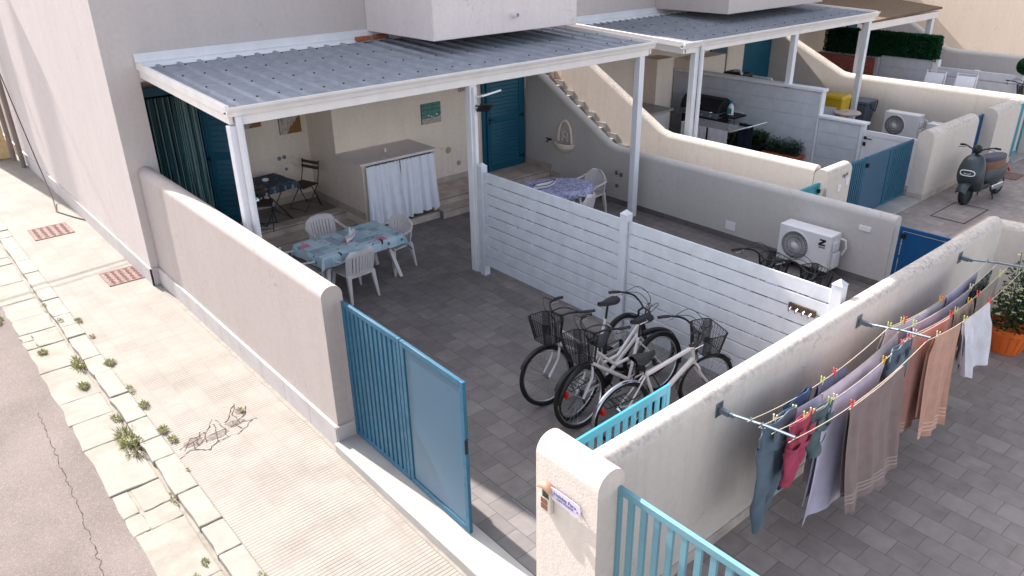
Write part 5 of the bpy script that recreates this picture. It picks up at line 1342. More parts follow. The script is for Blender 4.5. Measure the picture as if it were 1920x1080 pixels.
hung('pillow_case', 'dark slate pillow case on the first line over the wall shadow', 'laundry', F('f_slate', (104, 110, 138)), 5.55, 6.03, 0, .45, .4, seed=11, nw=1, wave=.008)
hung('patterned_top', 'black and white patterned top hanging on the second line near the farthest arm', 'clothing', F('f_camo', (60, 64, 58), 'camo'), 8.48, 8.98, 1, .60, .5, seed=12, nw=1.3, wave=.02, taper=.2)
hung('top', 'light brown thin top on the third line between rose towel and patterned top', 'clothing', F('f_sand', (186, 164, 148)), 7.76, 8.22, 2, .5, .4, seed=13, nw=2.2, wave=.02)
hung('towel', 'grey brown towel with dark edge on the third line beside the farthest arm', 'towel', F('f_greyb', (150, 138, 130)), 8.30, 8.86, 2, .9, .8, seed=14, nw=1.2, wave=.012)
# trousers: two legs from a waistband
def trousers(label, mat, x0, x1, k, L, seed, blow=0, cat='trousers', legw=.15, split=.26, short=False, upside=False):
    y0 = LY[k]; t = thing('trousers' if not short else 'shorts', label, cat, ((x0+x1)/2, y0, sag(x0, k)-L)); rr = random.Random(seed)
    M0 = F(mat[0], mat[1], 'denim' if 'den' in mat[0] else None, mat[2])
    zl = sag((x0+x1)/2, k)+.01; W_ = x1-x0
    def body(u, v):
        a = 2*math.pi*u; z = zl-split*v; w = W_/2*(1-.06*v)*(1+.04*math.sin(v*11+a*3)); dpt = .014+.026*v+.006*math.sin(v*16+a*2)
        return ((x0+x1)/2+w*math.copysign(abs(math.cos(a))**.8, math.cos(a))+blow*.2*v, y0+dpt*math.sin(a)+.008*math.sin(a*5+seed), z-.012*math.sin(a*4+seed)*v)
    b = MB(); b.grid(body, 40, 8, .003); b.build('waist', M0, t, smooth=80)
    for s in (-1, 1):
        ph = rr.uniform(0, 6)
        def leg(u, v, s=s, ph=ph):
            a = 2*math.pi*u; z = zl-split*.8-(L-split*.8)*v
            cx = (x0+x1)/2+s*W_*.25*(1-.25*v)+blow*(.2+v)+.012*math.sin(v*7+ph); w = (W_*.25)*(1-.42*v if not short else 1+.05*v)
            return (cx+w*math.cos(a)*(1+.06*math.sin(a*3+v*9)), y0+(.036-.006*v+.008*math.sin(v*19+a*2+ph))*math.sin(a)+.03*s*v+.014*math.sin(v*9+ph), z+.01*math.sin(a*3+ph))
        b = MB(); b.grid(leg, 24, 26, .003); b.build('leg', M0, t, smooth=80)
    b = MB(); b.tube([(body(i/40, .0)[0], body(i/40, 0)[1], body(i/40, 0)[2]-.012) for i in range(40)], .010, 6, True); b.build('waistband', M0, t, smooth=80)
    b = MB()
    for q in (-.5, .5): b.grid(lambda u, v: ((x0+x1)/2+q*W_*.9*.5+.07*(u-.5)*1.2+blow*.1, y0-.055-.006*math.sin(u*3.14), zl-.06-.09*v), 4, 4, .004)
    b.build('pockets', M0, t)
    return t
trousers('faded blue grey jeans with long legs hanging at the near end beside the wall', ('den1', (108, 126, 138), (74, 90, 108)), 4.56, 5.04, 1, 1.02, 1, blow=-.06)
trousers('dark blue jeans on the first line behind the faded pair', ('den2', (60, 80, 108), (36, 50, 74)), 5.02, 5.44, 0, .85, 4, blow=-.03)
trousers('grey blue jeans with pockets hanging below the middle arm', ('den3', (118, 136, 150), (80, 94, 112)), 6.42, 6.80, 2, .95, 9, blow=-.03)
trousers('crimson pink shorts on the third line at the near end', ('pinkf', (182, 74, 98), None), 4.78, 5.12, 2, .56, 6, short=True, split=.26, blow=-.05, cat='shorts')
trousers('green grey denim shorts between the pink shorts and the brown towel', ('den4', (104, 122, 124), (72, 88, 96)), 5.06, 5.40, 3 if 0 else 2, .42, 12, short=True, split=.22, cat='shorts')
# pegs
GPG = {'red': (236, 84, 74), 'lime': (206, 214, 128), 'yellow': (226, 180, 60), 'pink': (232, 120, 120), 'cream': (224, 212, 184)}
for n_, c_ in GPG.items(): M['peg_'+n_] = plain('peg_'+n_, c_, .4)
def peg(col, x, k, where, tilt=0):
    y, z = LY[k], sag(x, k)
    b = MB(); b.m = Matrix.Translation((x, y, z)) @ Matrix.Rotation(tilt, 4, 'X') @ Matrix.Rotation(R(6), 4, 'Z')
    for s in (-1, 1):
        b.add([(-.006, s*.004-.004, -.035), (.006, s*.004-.004, -.035), (.006, s*.004+.004, -.035), (-.006, s*.004+.004, -.035), (-.006, s*.013-.004, .05), (.006, s*.013-.004, .05), (.006, s*.013+.004, .05), (-.006, s*.013+.004, .05)], [(3, 2, 1, 0), (4, 5, 6, 7), (0, 1, 5, 4), (1, 2, 6, 5), (2, 3, 7, 6), (3, 0, 4, 7)])
    b.tube([(-.008, 0, .008), (.008, 0, .008)], .007, 6)
    o = b.build('clothes_peg', 'peg_'+col, smooth=0); tag(o, col+' clothes peg '+where, 'clothes peg', 'pegs on the clotheslines')
for a in (('red', 5.46, 3, 'at the near corner of the brown grey towel'), ('red', 5.82, 0, 'standing on the slate pillow case'), ('lime', 5.62, 0, 'left of the slate pillow case'), ('lime', 5.0, 1, 'at the near corner of the short lilac cover'),
          ('lime', 5.08, 2, 'between pink shorts and green shorts'), ('lime', 5.36, 2, 'on the far corner of the green shorts'), ('lime', 4.98, 2, 'on the waistband of the pink shorts'), ('yellow', 6.28, 2, 'on the far corner of the long lilac sheet'),
          ('lime', 6.78, 0, 'on the light sheet beside the middle arm'), ('lime', 7.06, 0, 'on the light sheet, second from the middle arm'), ('red', 7.12, 0, 'standing on the light sheet beyond the arm'), ('pink', 6.72, 2, 'on the jeans below the middle arm'), ('red', 6.60, 2, 'on the waistband of the grey blue jeans'),
          ('lime', 7.10, 1, 'at the near corner of the blue grey sheet'), ('cream', 7.02, 3, 'at the near corner of the peach towel'), ('cream', 6.84, 2, 'at the near corner of the rose towel'), ('red', 7.68, 2, 'between rose towel and brown top'), ('lime', 7.80, 2, 'on the near shoulder of the brown top'),
          ('yellow', 8.12, 2, 'on the far shoulder of the brown top'), ('lime', 7.66, 3, 'at the near corner of the white cloth'), ('red', 8.26, 3, 'at the far corner of the white cloth'), ('yellow', 7.95, 0, 'on the far corner of the first light sheet'), ('pink', 8.0, 0, 'beside the yellow peg on the first line'),
          ('cream', 8.44, 1, 'between blue grey sheet and patterned top'), ('red', 8.34, 2, 'on the grey brown towel'), ('lime', 8.9, 2, 'near the farthest arm'), ('cream', 5.44, 2, 'on the near corner of the long lilac sheet'), ('cream', 4.72, 1, 'on the faded jeans')):
    peg(*a)
# ============================================================ INTERCOM, PLATE, COVERS, WEEDS
it = thing('intercom', 'small cream intercom with brown rain hood on the gate pillar', 'intercom', (2.95, 3.14, 1.22))
MB().box(2.915, 2.949, 3.085, 3.19, 1.21, 1.44).build('housing', plain('intercom_body', (206, 198, 184), .5), it, bevel=.006)
b = MB(); b.grid(lambda u, v: (2.949-.06*math.sin(v*1.57), 3.075+.125*u, 1.465-.035*(1-math.cos(v*1.57))-.02*(2*u-1)**2), 10, 6, .004); b.build('hood', plain('hood_brown', (150, 112, 92), .5), it)
b = MB()
for z in (1.235, 1.285): b.box(2.911, 2.9145, 3.115, 3.18, z, z+.042)
b.build('name_buttons', plain('brown_label', (128, 84, 66), .5), it)
b = MB()
for k in range(7): b.box(2.911, 2.9145, 3.10, 3.165, 1.345+k*.011, 1.350+k*.011)
b.build('speaker_grille', 'metalblack', it)
pt = thing('name_plate', 'clear oval name plate with blue handwriting beside the intercom', 'sign', (2.95, 2.95, 1.33))
b = MB(); b.prism([(2.95+.15*math.copysign(abs(math.cos(a*.2618))**.3, math.cos(a*.2618)), 1.41+.055*math.copysign(abs(math.sin(a*.2618))**.3, math.sin(a*.2618))) for a in range(24)], 'x', 2.925, 2.929); b.build('plate', plain('acrylic', (206, 196, 212), .2, var=.02), pt)
Mx = Matrix.Translation((2.9235, 2.95, 1.415)) @ Matrix(((0, 0, -1, 0), (-1, 0, 0, 0), (0, 1, 0, 0), (0, 0, 0, 1)))
M['ink'] = plain('blue_ink', (64, 70, 140), .5)
text_mb('Holiday Faro', .042, Mx @ Matrix.Translation((0, .008, 0)) @ Matrix.Shear('XZ', 4, (.0, 0)) if 0 else Mx @ Matrix.Translation((0, .010, 0)), .0008).build('lettering', 'ink', pt, smooth=0)
text_mb('CASA VACANZE', .022, Mx @ Matrix.Translation((0, -.022, 0)), .0008).build('lettering', 'ink', pt, smooth=0)
b = MB(); b.tube([(2.949, 2.95+.12, 1.40), (2.918, 2.95+.12, 1.40)], .007, 8); b.tube([(2.949, 2.95-.12, 1.40), (2.918, 2.95-.12, 1.40)], .007, 8); b.build('screws', 'chrome', pt)
# emblem and frames on the small pillar (code squares left out)
em = MB(); em.prism([(12.40, 1.05), (12.46, 1.09), (12.50, 1.07), (12.56, 1.10), (12.60, 1.05), (12.52, 1.04), (12.50, 1.0), (12.47, 1.03)], 'y', 5.972, 5.979)
o = em.build('pillar_emblem', 'steel'); tag(o, 'small grey bird-like metal emblem on the pillar of the stair passage', 'emblem')
for k, (x, z) in enumerate(((12.30, .86), (12.56, .92))):
    o = MB().box(x, x+.10, 5.97, 5.979, z-.06, z+.06).build('pillar_plate', 'whitep', bevel=.003); tag(o, ('left lower' if k == 0 else 'right upper')+' of the two little white plates on the pillar with the emblem', 'plate', 'plates on the pillar')
M['iron_dark'] = plain('iron_dark', (84, 62, 60), .85, .0, var=.2, vscale=30)
def cover(name, label, cx, cy, w, l, z, mat, grid=(5, 8), rz=0, group=None):
    t = thing(name, label, 'manhole cover', (cx, cy, z), rz, group)
    b = MB(); b.box(-w/2, w/2, -l/2, l/2, 0, .006); pl_ = b.build('plate', mat, t, local=True)
    b = MB()
    for (x0, x1, y0, y1) in ((-w/2, w/2, -l/2, -l/2+.018), (-w/2, w/2, l/2-.018, l/2), (-w/2, -w/2+.018, -l/2, l/2), (w/2-.018, w/2, -l/2, l/2)): b.box(x0, x1, y0, y1, .0061, .010)
    b.build('rim', 'iron_dark' if mat == 'lane' else mat, t, local=True, smooth=0)
    b = MB(); nx, ny = grid
    for i in range(nx):
        for j in range(ny):
            x = -w/2+.035+(w-.07)*(i+.5)/nx; y = -l/2+.035+(l-.07)*(j+.5)/ny; a, c = (w/nx*.26, l/ny*.2) if (i+j) % 2 else (w/nx*.16, l/ny*.32)
            b.box(x-a, x+a, y-c, y+c, .0061, .011)
    if nx: b.build('studs', 'iron_dark', t, local=True)
    return t
M['iron_dark'] = plain('iron_dark', (84, 62, 60), .85, .0, var=.2, vscale=30)
cover('manhole_cover', 'rusty cast iron cover in the pavement farther from the wall corner', 2.15, 16.05, .66, .72, -.098, 'iron', (5, 9), 0, 'rusty covers in the pavement')
cover('manhole_cover', 'rusty cast iron cover in the pavement right at the house corner', 2.56, 12.93, .58, .64, -.098, 'iron', (5, 9), 0, 'rusty covers in the pavement')
cover('manhole_cover', 'tiled rectangular manhole cover in the lane before the scooter', 15.15, 4.95, 1.1, .6, 0.0, 'lane', (0, 0), 0)
cover('manhole_cover', 'small reddish cover in the lane behind the scooter', 18.3, 5.2, .5, .42, 0, 'iron', (0, 0), 0)
o = thing('floor_hatch', 'tile-filled inspection hatch with thin metal frame in the patio floor near the gate', 'hatch', (4.15, 4.0, 0))
b = MB()
for (x0, x1, y0, y1) in ((3.72, 4.52, 3.72, 3.73), (3.72, 4.52, 4.46, 4.47), (3.72, 3.73, 3.73, 4.46), (4.51, 4.52, 3.73, 4.46)): b.box(x0, x1, y0, y1, .001, .004)
b.build('frame', 'steel', o)
b = MB(); b.lathe([(.014, .001), (.014, .004)], 10, (4.12, 4.1, 0)); b.build('lift_hole_shade', 'dark', o)  # near-black disc on the floor, painted as the shade of a hole

def leafy(b, c, n, r, h, size, rnd, droop=.4, up=.6):
    for _ in range(n):
        a = rnd.uniform(0, 6.28); q = rnd.random()**.6*r; z = rnd.random()*h*(1-.4*q/r)
        p = Vector((c[0]+q*math.cos(a), c[1]+q*math.sin(a), c[2]+z)); d = Vector((math.cos(a)*rnd.uniform(.3, 1), math.sin(a)*rnd.uniform(.3, 1), rnd.uniform(-droop, up)+.2)).normalized()
        s_ = size*rnd.uniform(.6, 1.3); w = d.cross(Vector((rnd.uniform(-1, 1), rnd.uniform(-1, 1), 1))).normalized()*s_*.32
        b.add([tuple(p), tuple(p+d*s_*.5+w), tuple(p+d*s_), tuple(p+d*s_*.5-w)], [(0, 1, 2, 3)])
def foliage_mat(name, a, c, d):
    s = NT(name, .6, 0, .3); g = s.n('NewGeometry')
    s.col(s.ramp(g.outputs['Random Per Island'], [(0, a), (.5, c), (1, d)])); s.b.inputs['Subsurface Weight'].default_value = 0
    tr = s.n('BsdfTranslucent'); tr.inputs[0].default_value = lin(d); mx = s.n('MixShader'); mx.inputs[0].default_value = .2
    out = s.t.nodes['Material Output']; s.l(s.b.outputs[0], mx.inputs[1]); s.l(tr.outputs[0], mx.inputs[2]); s.l(mx.outputs[0], out.inputs[0]); return s.m
M['leaf'] = foliage_mat('pot_leaf', (34, 48, 34), (56, 74, 46), (92, 104, 64)); M['hedge'] = foliage_mat('hedge_leaf', (10, 44, 26), (18, 68, 38), (36, 96, 54)); M['weed'] = foliage_mat('weed_leaf', (92, 108, 58), (122, 130, 78), (164, 156, 112)); M['herb'] = foliage_mat('herb_leaf', (40, 56, 50), (60, 80, 66), (92, 112, 92))
WD = [(.70, 12.6, .10, 'tuft beside the road edge, topmost of the weeds'), (.98, 11.05, .08, 'tuft in the gutter stones, upper left'), (1.32, 12.55, .05, 'small dry tuft on the kerb, upper left'), (1.38, 11.8, .06, 'tuft on the kerb stones, second of the upper ones'), (1.58, 11.65, .07, 'green tuft at the pavement edge below the first cover'),
      (1.6, 11.0, .05, 'tiny tuft on the inner kerb edge, high up'), (1.27, 10.35, .12, 'bushy tuft against the kerb face, upper part'), (1.58, 10.05, .09, 'round green tuft on the inner kerb edge'), (1.18, 9.75, .09, 'dry tuft lying across the gutter stones'), (1.58, 9.2, .06, 'small tuft on the inner kerb edge, mid height'),
      (1.28, 8.72, .08, 'small bushy tuft at the kerb face above the biggest one'), (1.60, 8.72, .08, 'round tuft on the inner kerb joint'), (1.26, 8.12, .17, 'biggest yellow green grass tuft growing at the kerb face'), (1.60, 8.05, .08, 'low tuft where a kerb joint meets the pavement'), (1.62, 7.80, .07, 'low tuft at the inner kerb edge near the big one'),
      (1.30, 6.85, .05, 'little tuft in the gutter below the crack'), (2.42, 7.84, .05, 'little tuft growing in the pavement crack'), (1.22, 5.80, .05, 'small tuft in the gutter joint near the bottom'), (1.10, 5.62, .05, 'mossy tuft between two gutter slabs near the bottom'), (1.52, 5.25, .05, 'small tuft on the kerb at the bottom edge'), (1.55, 7.15, .035, 'tiny dry tuft at the inner kerb edge near the crack')]
for k, (x, y, s_, w) in enumerate(WD):
    rnd = random.Random(k+40); b = MB(); z = -.138 if x < 1.32 else -.09; s_ *= .85; n = int(170*(s_/.1)**1.3)
    for _ in range(n):
        a = rnd.uniform(0, 6.28); q = rnd.random()**.7; p = Vector((x+q*s_*.6*math.cos(a), y+q*s_*(1.25 if k % 3 else 2.4)*math.sin(a), z)); d = Vector((math.cos(a)*rnd.uniform(.1, .9), math.sin(a)*rnd.uniform(.1, .9), rnd.uniform(.15, .8))).normalized(); L = s_*rnd.uniform(.35, .9); wv = Vector((-d.y, d.x, 0)).normalized()*.004 if abs(d.x)+abs(d.y) > .01 else Vector((.004, 0, 0))
        b.add([tuple(p-wv), tuple(p+wv), tuple(p+d*L*.6+wv*.8), tuple(p+d*L-Vector((0, 0, L*.12))), tuple(p+d*L*.6-wv*.8)], [(0, 1, 2, 3, 4)])
    leafy(b, (x, y, z), n//3, s_*.7, s_*.5, s_*.3, rnd)
    o = b.build('weed_tuft', 'weed', smooth=0); tag(o, w, 'weed', 'weeds growing along the kerb')
# orange pot with white flowers
fp = thing('flower_pot', 'big orange plastic pot with white daisy-like flowers beyond the laundry', 'potted plant', (10.28, 2.46, 0))
b = MB(); b.m = Matrix.Translation((10.28, 2.46, 0)); b.lathe([(.17, 0), (.235, .27), (.26, .28), (.27, .36), (.25, .36), (.235, .31), (.0001, .31)], 36)
for k in range(16):
    a = k*math.pi/8; b.tube([(.178*math.cos(a), .178*math.sin(a), .02), (.238*math.cos(a), .238*math.sin(a), .27)], .005, 4)
b.build('pot', 'orange', fp)
rnd = random.Random(11); b = MB(); leafy(b, (10.28, 2.46, .30), 950, .30, .55, .06, rnd); 
for _ in range(16):
    a = rnd.uniform(0, 6.28); q = rnd.uniform(.02, .22); b.tube([(10.28+q*.3*math.cos(a), 2.46+q*.3*math.sin(a), .3), (10.28+q*math.cos(a), 2.46+q*math.sin(a), rnd.uniform(.75, 1.3))], .005, 4)
leafy(b, (10.28, 2.46, .80), 260, .2, .5, .05, rnd)
b.build('foliage', 'leaf', fp, smooth=0)
b = MB()
for _ in range(62):
    a = rnd.uniform(0, 6.28); q = rnd.uniform(.05, .34); zz = .55+rnd.random()*.35 if rnd.random() < .7 else rnd.uniform(.9, 1.38); q = q if zz < .9 else q*.6
    c = Vector((10.28+q*math.cos(a), 2.46+q*math.sin(a), zz)); 
    for k in range(6):
        an = k*1.047; b.add([tuple(c), tuple(c+Vector((.024*math.cos(an-.4), .024*math.sin(an-.4), .004))), tuple(c+Vector((.034*math.cos(an), .034*math.sin(an), -.002))), tuple(c+Vector((.024*math.cos(an+.4), .024*math.sin(an+.4), .004)))], [(0, 1, 2, 3)])
M['petal'] = plain('petal', (232, 224, 170), .7, var=.1); b.build('flowers', 'petal', fp, smooth=0)

# ============================================================ SECOND YARD ACROSS THE STAIRS
bq = thing('barbecue', 'black gas barbecue with lid, steel knobs and side shelf before the plank wall', 'barbecue', (15.3, 10.9, 0), 0)
b = MB(); X = 15.35
b.prism([(15.12, .98), (15.12, 1.02), (15.16, 1.16), (15.28, 1.27), (15.45, 1.29), (15.60, 1.2), (15.64, 1.0), (15.64, .98)], 'y', 10.45, 11.55); b.build('lid', 'black', bq, bevel=.01)
b = MB(); b.tube([(15.08, 10.6, 1.0), (15.04, 10.62, 1.0), (15.04, 11.38, 1.0), (15.08, 11.4, 1.0)], .012, 8); disc(b, (15.13, 11.0, 1.14), .04, 'x'); b.build('handle', 'chrome', bq)
b = MB(); b.box(15.08, 15.64, 10.45, 11.55, .86, .979); b.build('control_panel', 'steel', bq, bevel=.006)
b = MB()
for k in range(4): disc(b, (15.08, 10.62+k*.24, .92), .03, 'x', d=.03)
b.build('knobs', 'chrome', bq)
b = MB(); b.box(15.14, 15.62, 10.5, 11.5, .12, .859); b.build('cabinet', 'black', bq, bevel=.006)
b = MB(); b.box(15.14, 15.60, 10.02, 10.44, .92, .96); b.tube([(15.12, 10.06, .88), (15.12, 10.40, .88)], .01, 6); b.tube([(15.2, 10.05, .92), (15.2, 10.05, .75)], .008, 5); b.build('side_shelf', 'black', bq, bevel=.004)
b = MB(); [disc(b, (15.3, y, .06), .06, 'y', d=.04) for y in (10.55, 11.45)]; b.build('castors', 'rubber', bq)
bt2 = thing('bottle', 'white detergent bottle with blue cap on the barbecue shelf', 'bottle', (15.35, 10.28, .961))
b = MB(); loft(b, [(0, 0, .05, .075), (0, .16, .05, .075), (0, .22, .035, .05), (0, .26, .022, .022)], 16); b.build('body', 'whitep', bt2, local=True)
MB().box(-.054, -.0505, -.055, .055, .03, .15).build('label', plain('teal_label', (40, 140, 150), .4), bt2, local=True)
b = MB(); b.lathe([(.03, .255), (.03, .31), (.02, .32)], 14); b.build('cap', plain('cap_blue', (30, 120, 180), .4), bt2, local=True)
ps = thing('power_strip', 'grey power strip with cables on the plank wall', 'power strip', (15.84, 10.4, .9))
MB().box(15.81, 15.847, 10.25, 10.62, .87, .93).build('strip', 'whitep', ps, bevel=.006)
b = MB()
for k in range(5): b.box(15.80, 15.8095, 10.28+k*.065, 10.32+k*.065, .885, .915)
b.build('outlets', 'rubber', ps)
b = MB(); b.tube([(15.8, 10.62, .9), (15.76, 10.72, .7), (15.78, 10.74, .2)], .008, 6); b.tube([(15.8, 10.55, .89), (15.75, 10.58, .6), (15.78, 10.6, .2)], .008, 6); b.build('cables', 'rubber', ps)
dr = thing('drying_rack', 'white drying rack with clothes in the yard behind the sunlit wall', 'drying rack', (14.4, 9.95, 0))
b = MB()
for k in range(9): b.tube([(14.12+k*.07, 9.4, .92), (14.12+k*.07, 10.7, .92)], .005, 5)
b.tube([(14.1, 9.4, .92), (14.7, 9.4, .92)], .009, 6); b.tube([(14.1, 10.7, .92), (14.7, 10.7, .92)], .009, 6)
for s in (0, 1): b.tube([(14.1+.6*s, 9.4, .92), (14.05+.7*s, 8.95, 1.1)], .009, 6)
b.tube([(14.05, 8.95, 1.1), (14.75, 8.95, 1.1)], .009, 6); b.build('rails', 'white', dr)
b = MB()
for y in (9.6, 10.5): b.tube([(14.1, y, .92), (14.7, y, 0)], .010, 6); b.tube([(14.7, y, .92), (14.1, y, 0)], .010, 6)
b.build('leg_frame', 'metalblack', dr)
for k, (y0, y1, L, lab) in enumerate(((9.45, 9.95, .75, 'white shirt hanging on the near rail of the drying rack'), (10.0, 10.35, .6, 'white cloth hanging on the drying rack, left of the shirt'), (10.4, 10.68, .5, 'white cloth at the far end of the drying rack'))):
    b = MB(); b.grid(lambda u, v: (14.10-.02-.02*math.sin(u*18+k)*(1-v), y0+(y1-y0)*u, .93-L*(1-v)), 24, 8, .003); o = b.build('hanging_cloth', F('f_white', (232, 230, 236)), smooth=80); tag(o, lab, 'laundry', 'clothes on the drying rack')
dk = thing('rubbish_bag', 'dark cloth hanging beside the drying rack before the planters', 'cloth', (14.9, 9.45, .2))
MB().grid(lambda u, v: (14.82+.02*math.sin(u*14), 9.3+.36*u, .25+.72*v), 14, 6, .02).build('cloth', F('f_navy', (30, 40, 56)), dk, smooth=80)
def trough(name, label, x0, x1, y0, y1, h, mat, leaves, lmat, lh, ls, seed, z=0):
    t = thing(name, label, 'planter', ((x0+x1)/2, (y0+y1)/2, z)); rnd = random.Random(seed); i_ = .04
    b = MB(); b.add([(x0+i_, y0+i_, z), (x1-i_, y0+i_, z), (x1-i_, y1-i_, z), (x0+i_, y1-i_, z), (x0, y0, z+h), (x1, y0, z+h), (x1, y1, z+h), (x0, y1, z+h)], [(3, 2, 1, 0), (0, 1, 5, 4), (1, 2, 6, 5), (2, 3, 7, 6), (3, 0, 4, 7), (4, 5, 6, 7)])
    b.box(x0-.015, x1+.015, y0-.015, y1+.015, z+h-.04, z+h+.004); b.build('trough', mat, t, bevel=.006)
    b = MB()
    for _ in range(leaves):
        p = Vector((rnd.uniform(x0+.03, x1-.03), rnd.uniform(y0+.03, y1-.03), z+h)); d = Vector((rnd.uniform(-.5, .5), rnd.uniform(-.5, .5), 1)).normalized(); L = lh*rnd.uniform(.5, 1.1)
        for q in range(7):
            a = rnd.uniform(0, 6.28); pp = p+d*L*(q+rnd.random())/7; s_ = ls*rnd.uniform(.6, 1.2); dd = Vector((math.cos(a), math.sin(a), rnd.uniform(0, .9))).normalized(); w = Vector((-dd.y, dd.x, 0)).normalized()*s_*.3
            b.add([tuple(pp), tuple(pp+dd*s_*.5+w), tuple(pp+dd*s_), tuple(pp+dd*s_*.5-w)], [(0, 1, 2, 3)])
    b.build('foliage', lmat, t, smooth=0); return t
trough('planter', 'brown terracotta trough with grey green herbs before the plank wall', 15.45, 15.78, 8.55, 9.40, .26, 'terra', 340, 'herb', .34, .055, 3)
trough('planter', 'dark pot with bushy green basil between the drying rack and the trough', 15.42, 15.76, 9.48, 9.86, .34, 'rubber', 330, 'leaf', .30, .075, 4)
trough('planter', 'small dark pot with green plant behind the drying rack', 15.42, 15.76, 10.05, 10.35, .34, 'rubber', 160, 'leaf', .26, .07, 5)
cb = thing('cabinet', 'grey outdoor kitchen cabinet with panelled doors behind the sloping stair wall', 'cabinet', (13.2, 11.9, 0))
MB().box(12.22, 14.5, 11.35, 12.38, 0, 1.02).build('carcass', 'wall_grey', cb, bevel=.008)
MB().box(12.2, 14.55, 11.30, 12.38, 1.02, 1.07).build('counter_top', plain('counter_grey', (150, 146, 146), .6), cb, bevel=.006)
for x in (12.3, 13.02, 13.74): MB().box(x, x+.68, 11.32, 11.349, .12, .98).build('door', 'wall_grey', cb, bevel=.004)
b = MB(); b.box(13.56, 13.575, 11.30, 11.319, .3, .85); b.build('door_handle', 'steel', cb)
fl = thing('flower_vase', 'small vase with mixed flowers on the low wall of the second house', 'vase', (16.4, 12.1, 1.95))
b = MB(); b.lathe([(.06, 0), (.10, .1), (.05, .2)], 16); b.build('vase', 'whitep', fl, local=True)
rnd = random.Random(9); b = MB(); leafy(b, (0, 0, .2), 70, .2, .2, .09, rnd); b.build('flowers', foliage_mat('mixed_flowers', (180, 60, 50), (90, 120, 160), (210, 200, 190)), fl, local=True, smooth=0)
fb = thing('folding_bed', 'folded white garden lounger leaning behind the plank wall', 'lounger', (17.6, 11.0, 0))
b = MB(); b.m = Matrix.Translation((17.0, 10.9, .9)) @ Matrix.Rotation(R(-12), 4, 'Y')
b.tube([(0, 0, -.9), (0, 0, .62), (0, -.06, .70), (0, -.64, .70), (0, -.70, .62), (0, -.70, -.9)], .022, 8)
for k in range(9): b.tube([(0, -.05-.075*k, -.6), (0, -.05-.075*k, .69)], .008, 5)
for k in range(12): b.tube([(0, 0, -.5+.1*k), (0, -.7, -.5+.1*k)], .006, 5)
b.build('frame', 'white', fb)
dbx = thing('storage_box', 'dark box with white handle beside the folded lounger', 'box', (16.7, 11.0, 1.3))
MB().box(16.45, 16.85, 10.75, 11.35, 1.45, 1.68).build('box', 'black', dbx, bevel=.03); b = MB(); b.tube([(16.43, 10.8, 1.68), (16.5, 10.9, 1.74), (16.55, 11.1, 1.72)], .03, 8); b.build('handle', 'whitep', dbx)
MB().box(16.4, 16.9, 10.7, 11.4, 0, 1.449).build('stand', 'wall_grey', dbx)
_off = 0
yb_ = thing('waste_bin', 'yellow wheeled waste bin with paper notice behind the plank wall', 'bin', (18.6, 9.4, 0))
M['yellow'] = plain('yellow_plastic', (192, 156, 30), .45, var=.05); M['greybin'] = plain('grey_plastic_bin', (78, 88, 98), .5, var=.05)
b = MB(); b.add([(18.25, 9.12, .08), (18.55, 9.12, .08), (18.55, 9.6, .08), (18.25, 9.6, .08), (18.18, 9.08, 1.05), (18.62, 9.08, 1.05), (18.62, 9.64, 1.05), (18.18, 9.64, 1.05)], [(3, 2, 1, 0), (0, 1, 5, 4), (1, 2, 6, 5), (2, 3, 7, 6), (3, 0, 4, 7), (4, 5, 6, 7)]); b.build('body', 'yellow', yb_, bevel=.02)
b = MB(); b.add([(18.15, 9.06, 1.05), (18.65, 9.06, 1.05), (18.65, 9.66, 1.05), (18.15, 9.66, 1.05), (18.2, 9.1, 1.12), (18.6, 9.1, 1.14), (18.6, 9.62, 1.14), (18.2, 9.62, 1.12)], [(3, 2, 1, 0), (0, 1, 5, 4), (1, 2, 6, 5), (2, 3, 7, 6), (3, 0, 4, 7), (4, 5, 6, 7)]); b.build('lid', 'yellow', yb_, bevel=.015)
MB().box(18.165, 18.19, 9.2, 9.5, .5, .85).build('notice', 'whitep', yb_)
b = MB(); [disc(b, (18.4, y, .1), .1, 'y', d=.05) for y in (9.15, 9.6)]; b.build('wheels', 'rubber', yb_)
rt = thing('round_table', 'small round cream table top beside the yellow bin', 'table', (18.15, 8.9, 0))
b = MB(); b.lathe([(.30, .76), (.32, .79), (.30, .81)], 24, (18.15, 8.9, 0)); b.build('tabletop', 'step', rt); b = MB(); b.tube([(18.15, 8.9, .83), (18.15, 8.9, 0)], .04, 10); b.build('leg', 'step', rt)
gb = thing('waste_bin', 'slate grey pedal bin with lid beside the air conditioner', 'bin', (19.4, 9.3, 0))
b = MB(); b.add([(19.35, 9.05, 0), (19.72, 9.05, 0), (19.72, 9.42, 0), (19.35, 9.42, 0), (19.28, 8.98, .78), (19.79, 8.98, .78), (19.79, 9.49, .78), (19.28, 9.49, .78)], [(3, 2, 1, 0), (0, 1, 5, 4), (1, 2, 6, 5), (2, 3, 7, 6), (3, 0, 4, 7), (4, 5, 6, 7)]); b.build('body', 'greybin', gb, bevel=.02)
MB().box(19.25, 19.82, 8.95, 9.52, .781, .86).build('lid', 'greybin', gb, bevel=.02)
b = MB(); b.tube([(19.4, 8.95, .8), (19.35, 8.90, .72), (19.6, 8.90, .60), (19.78, 8.95, .8)], .014, 6); b.build('handle', 'rubber', gb)
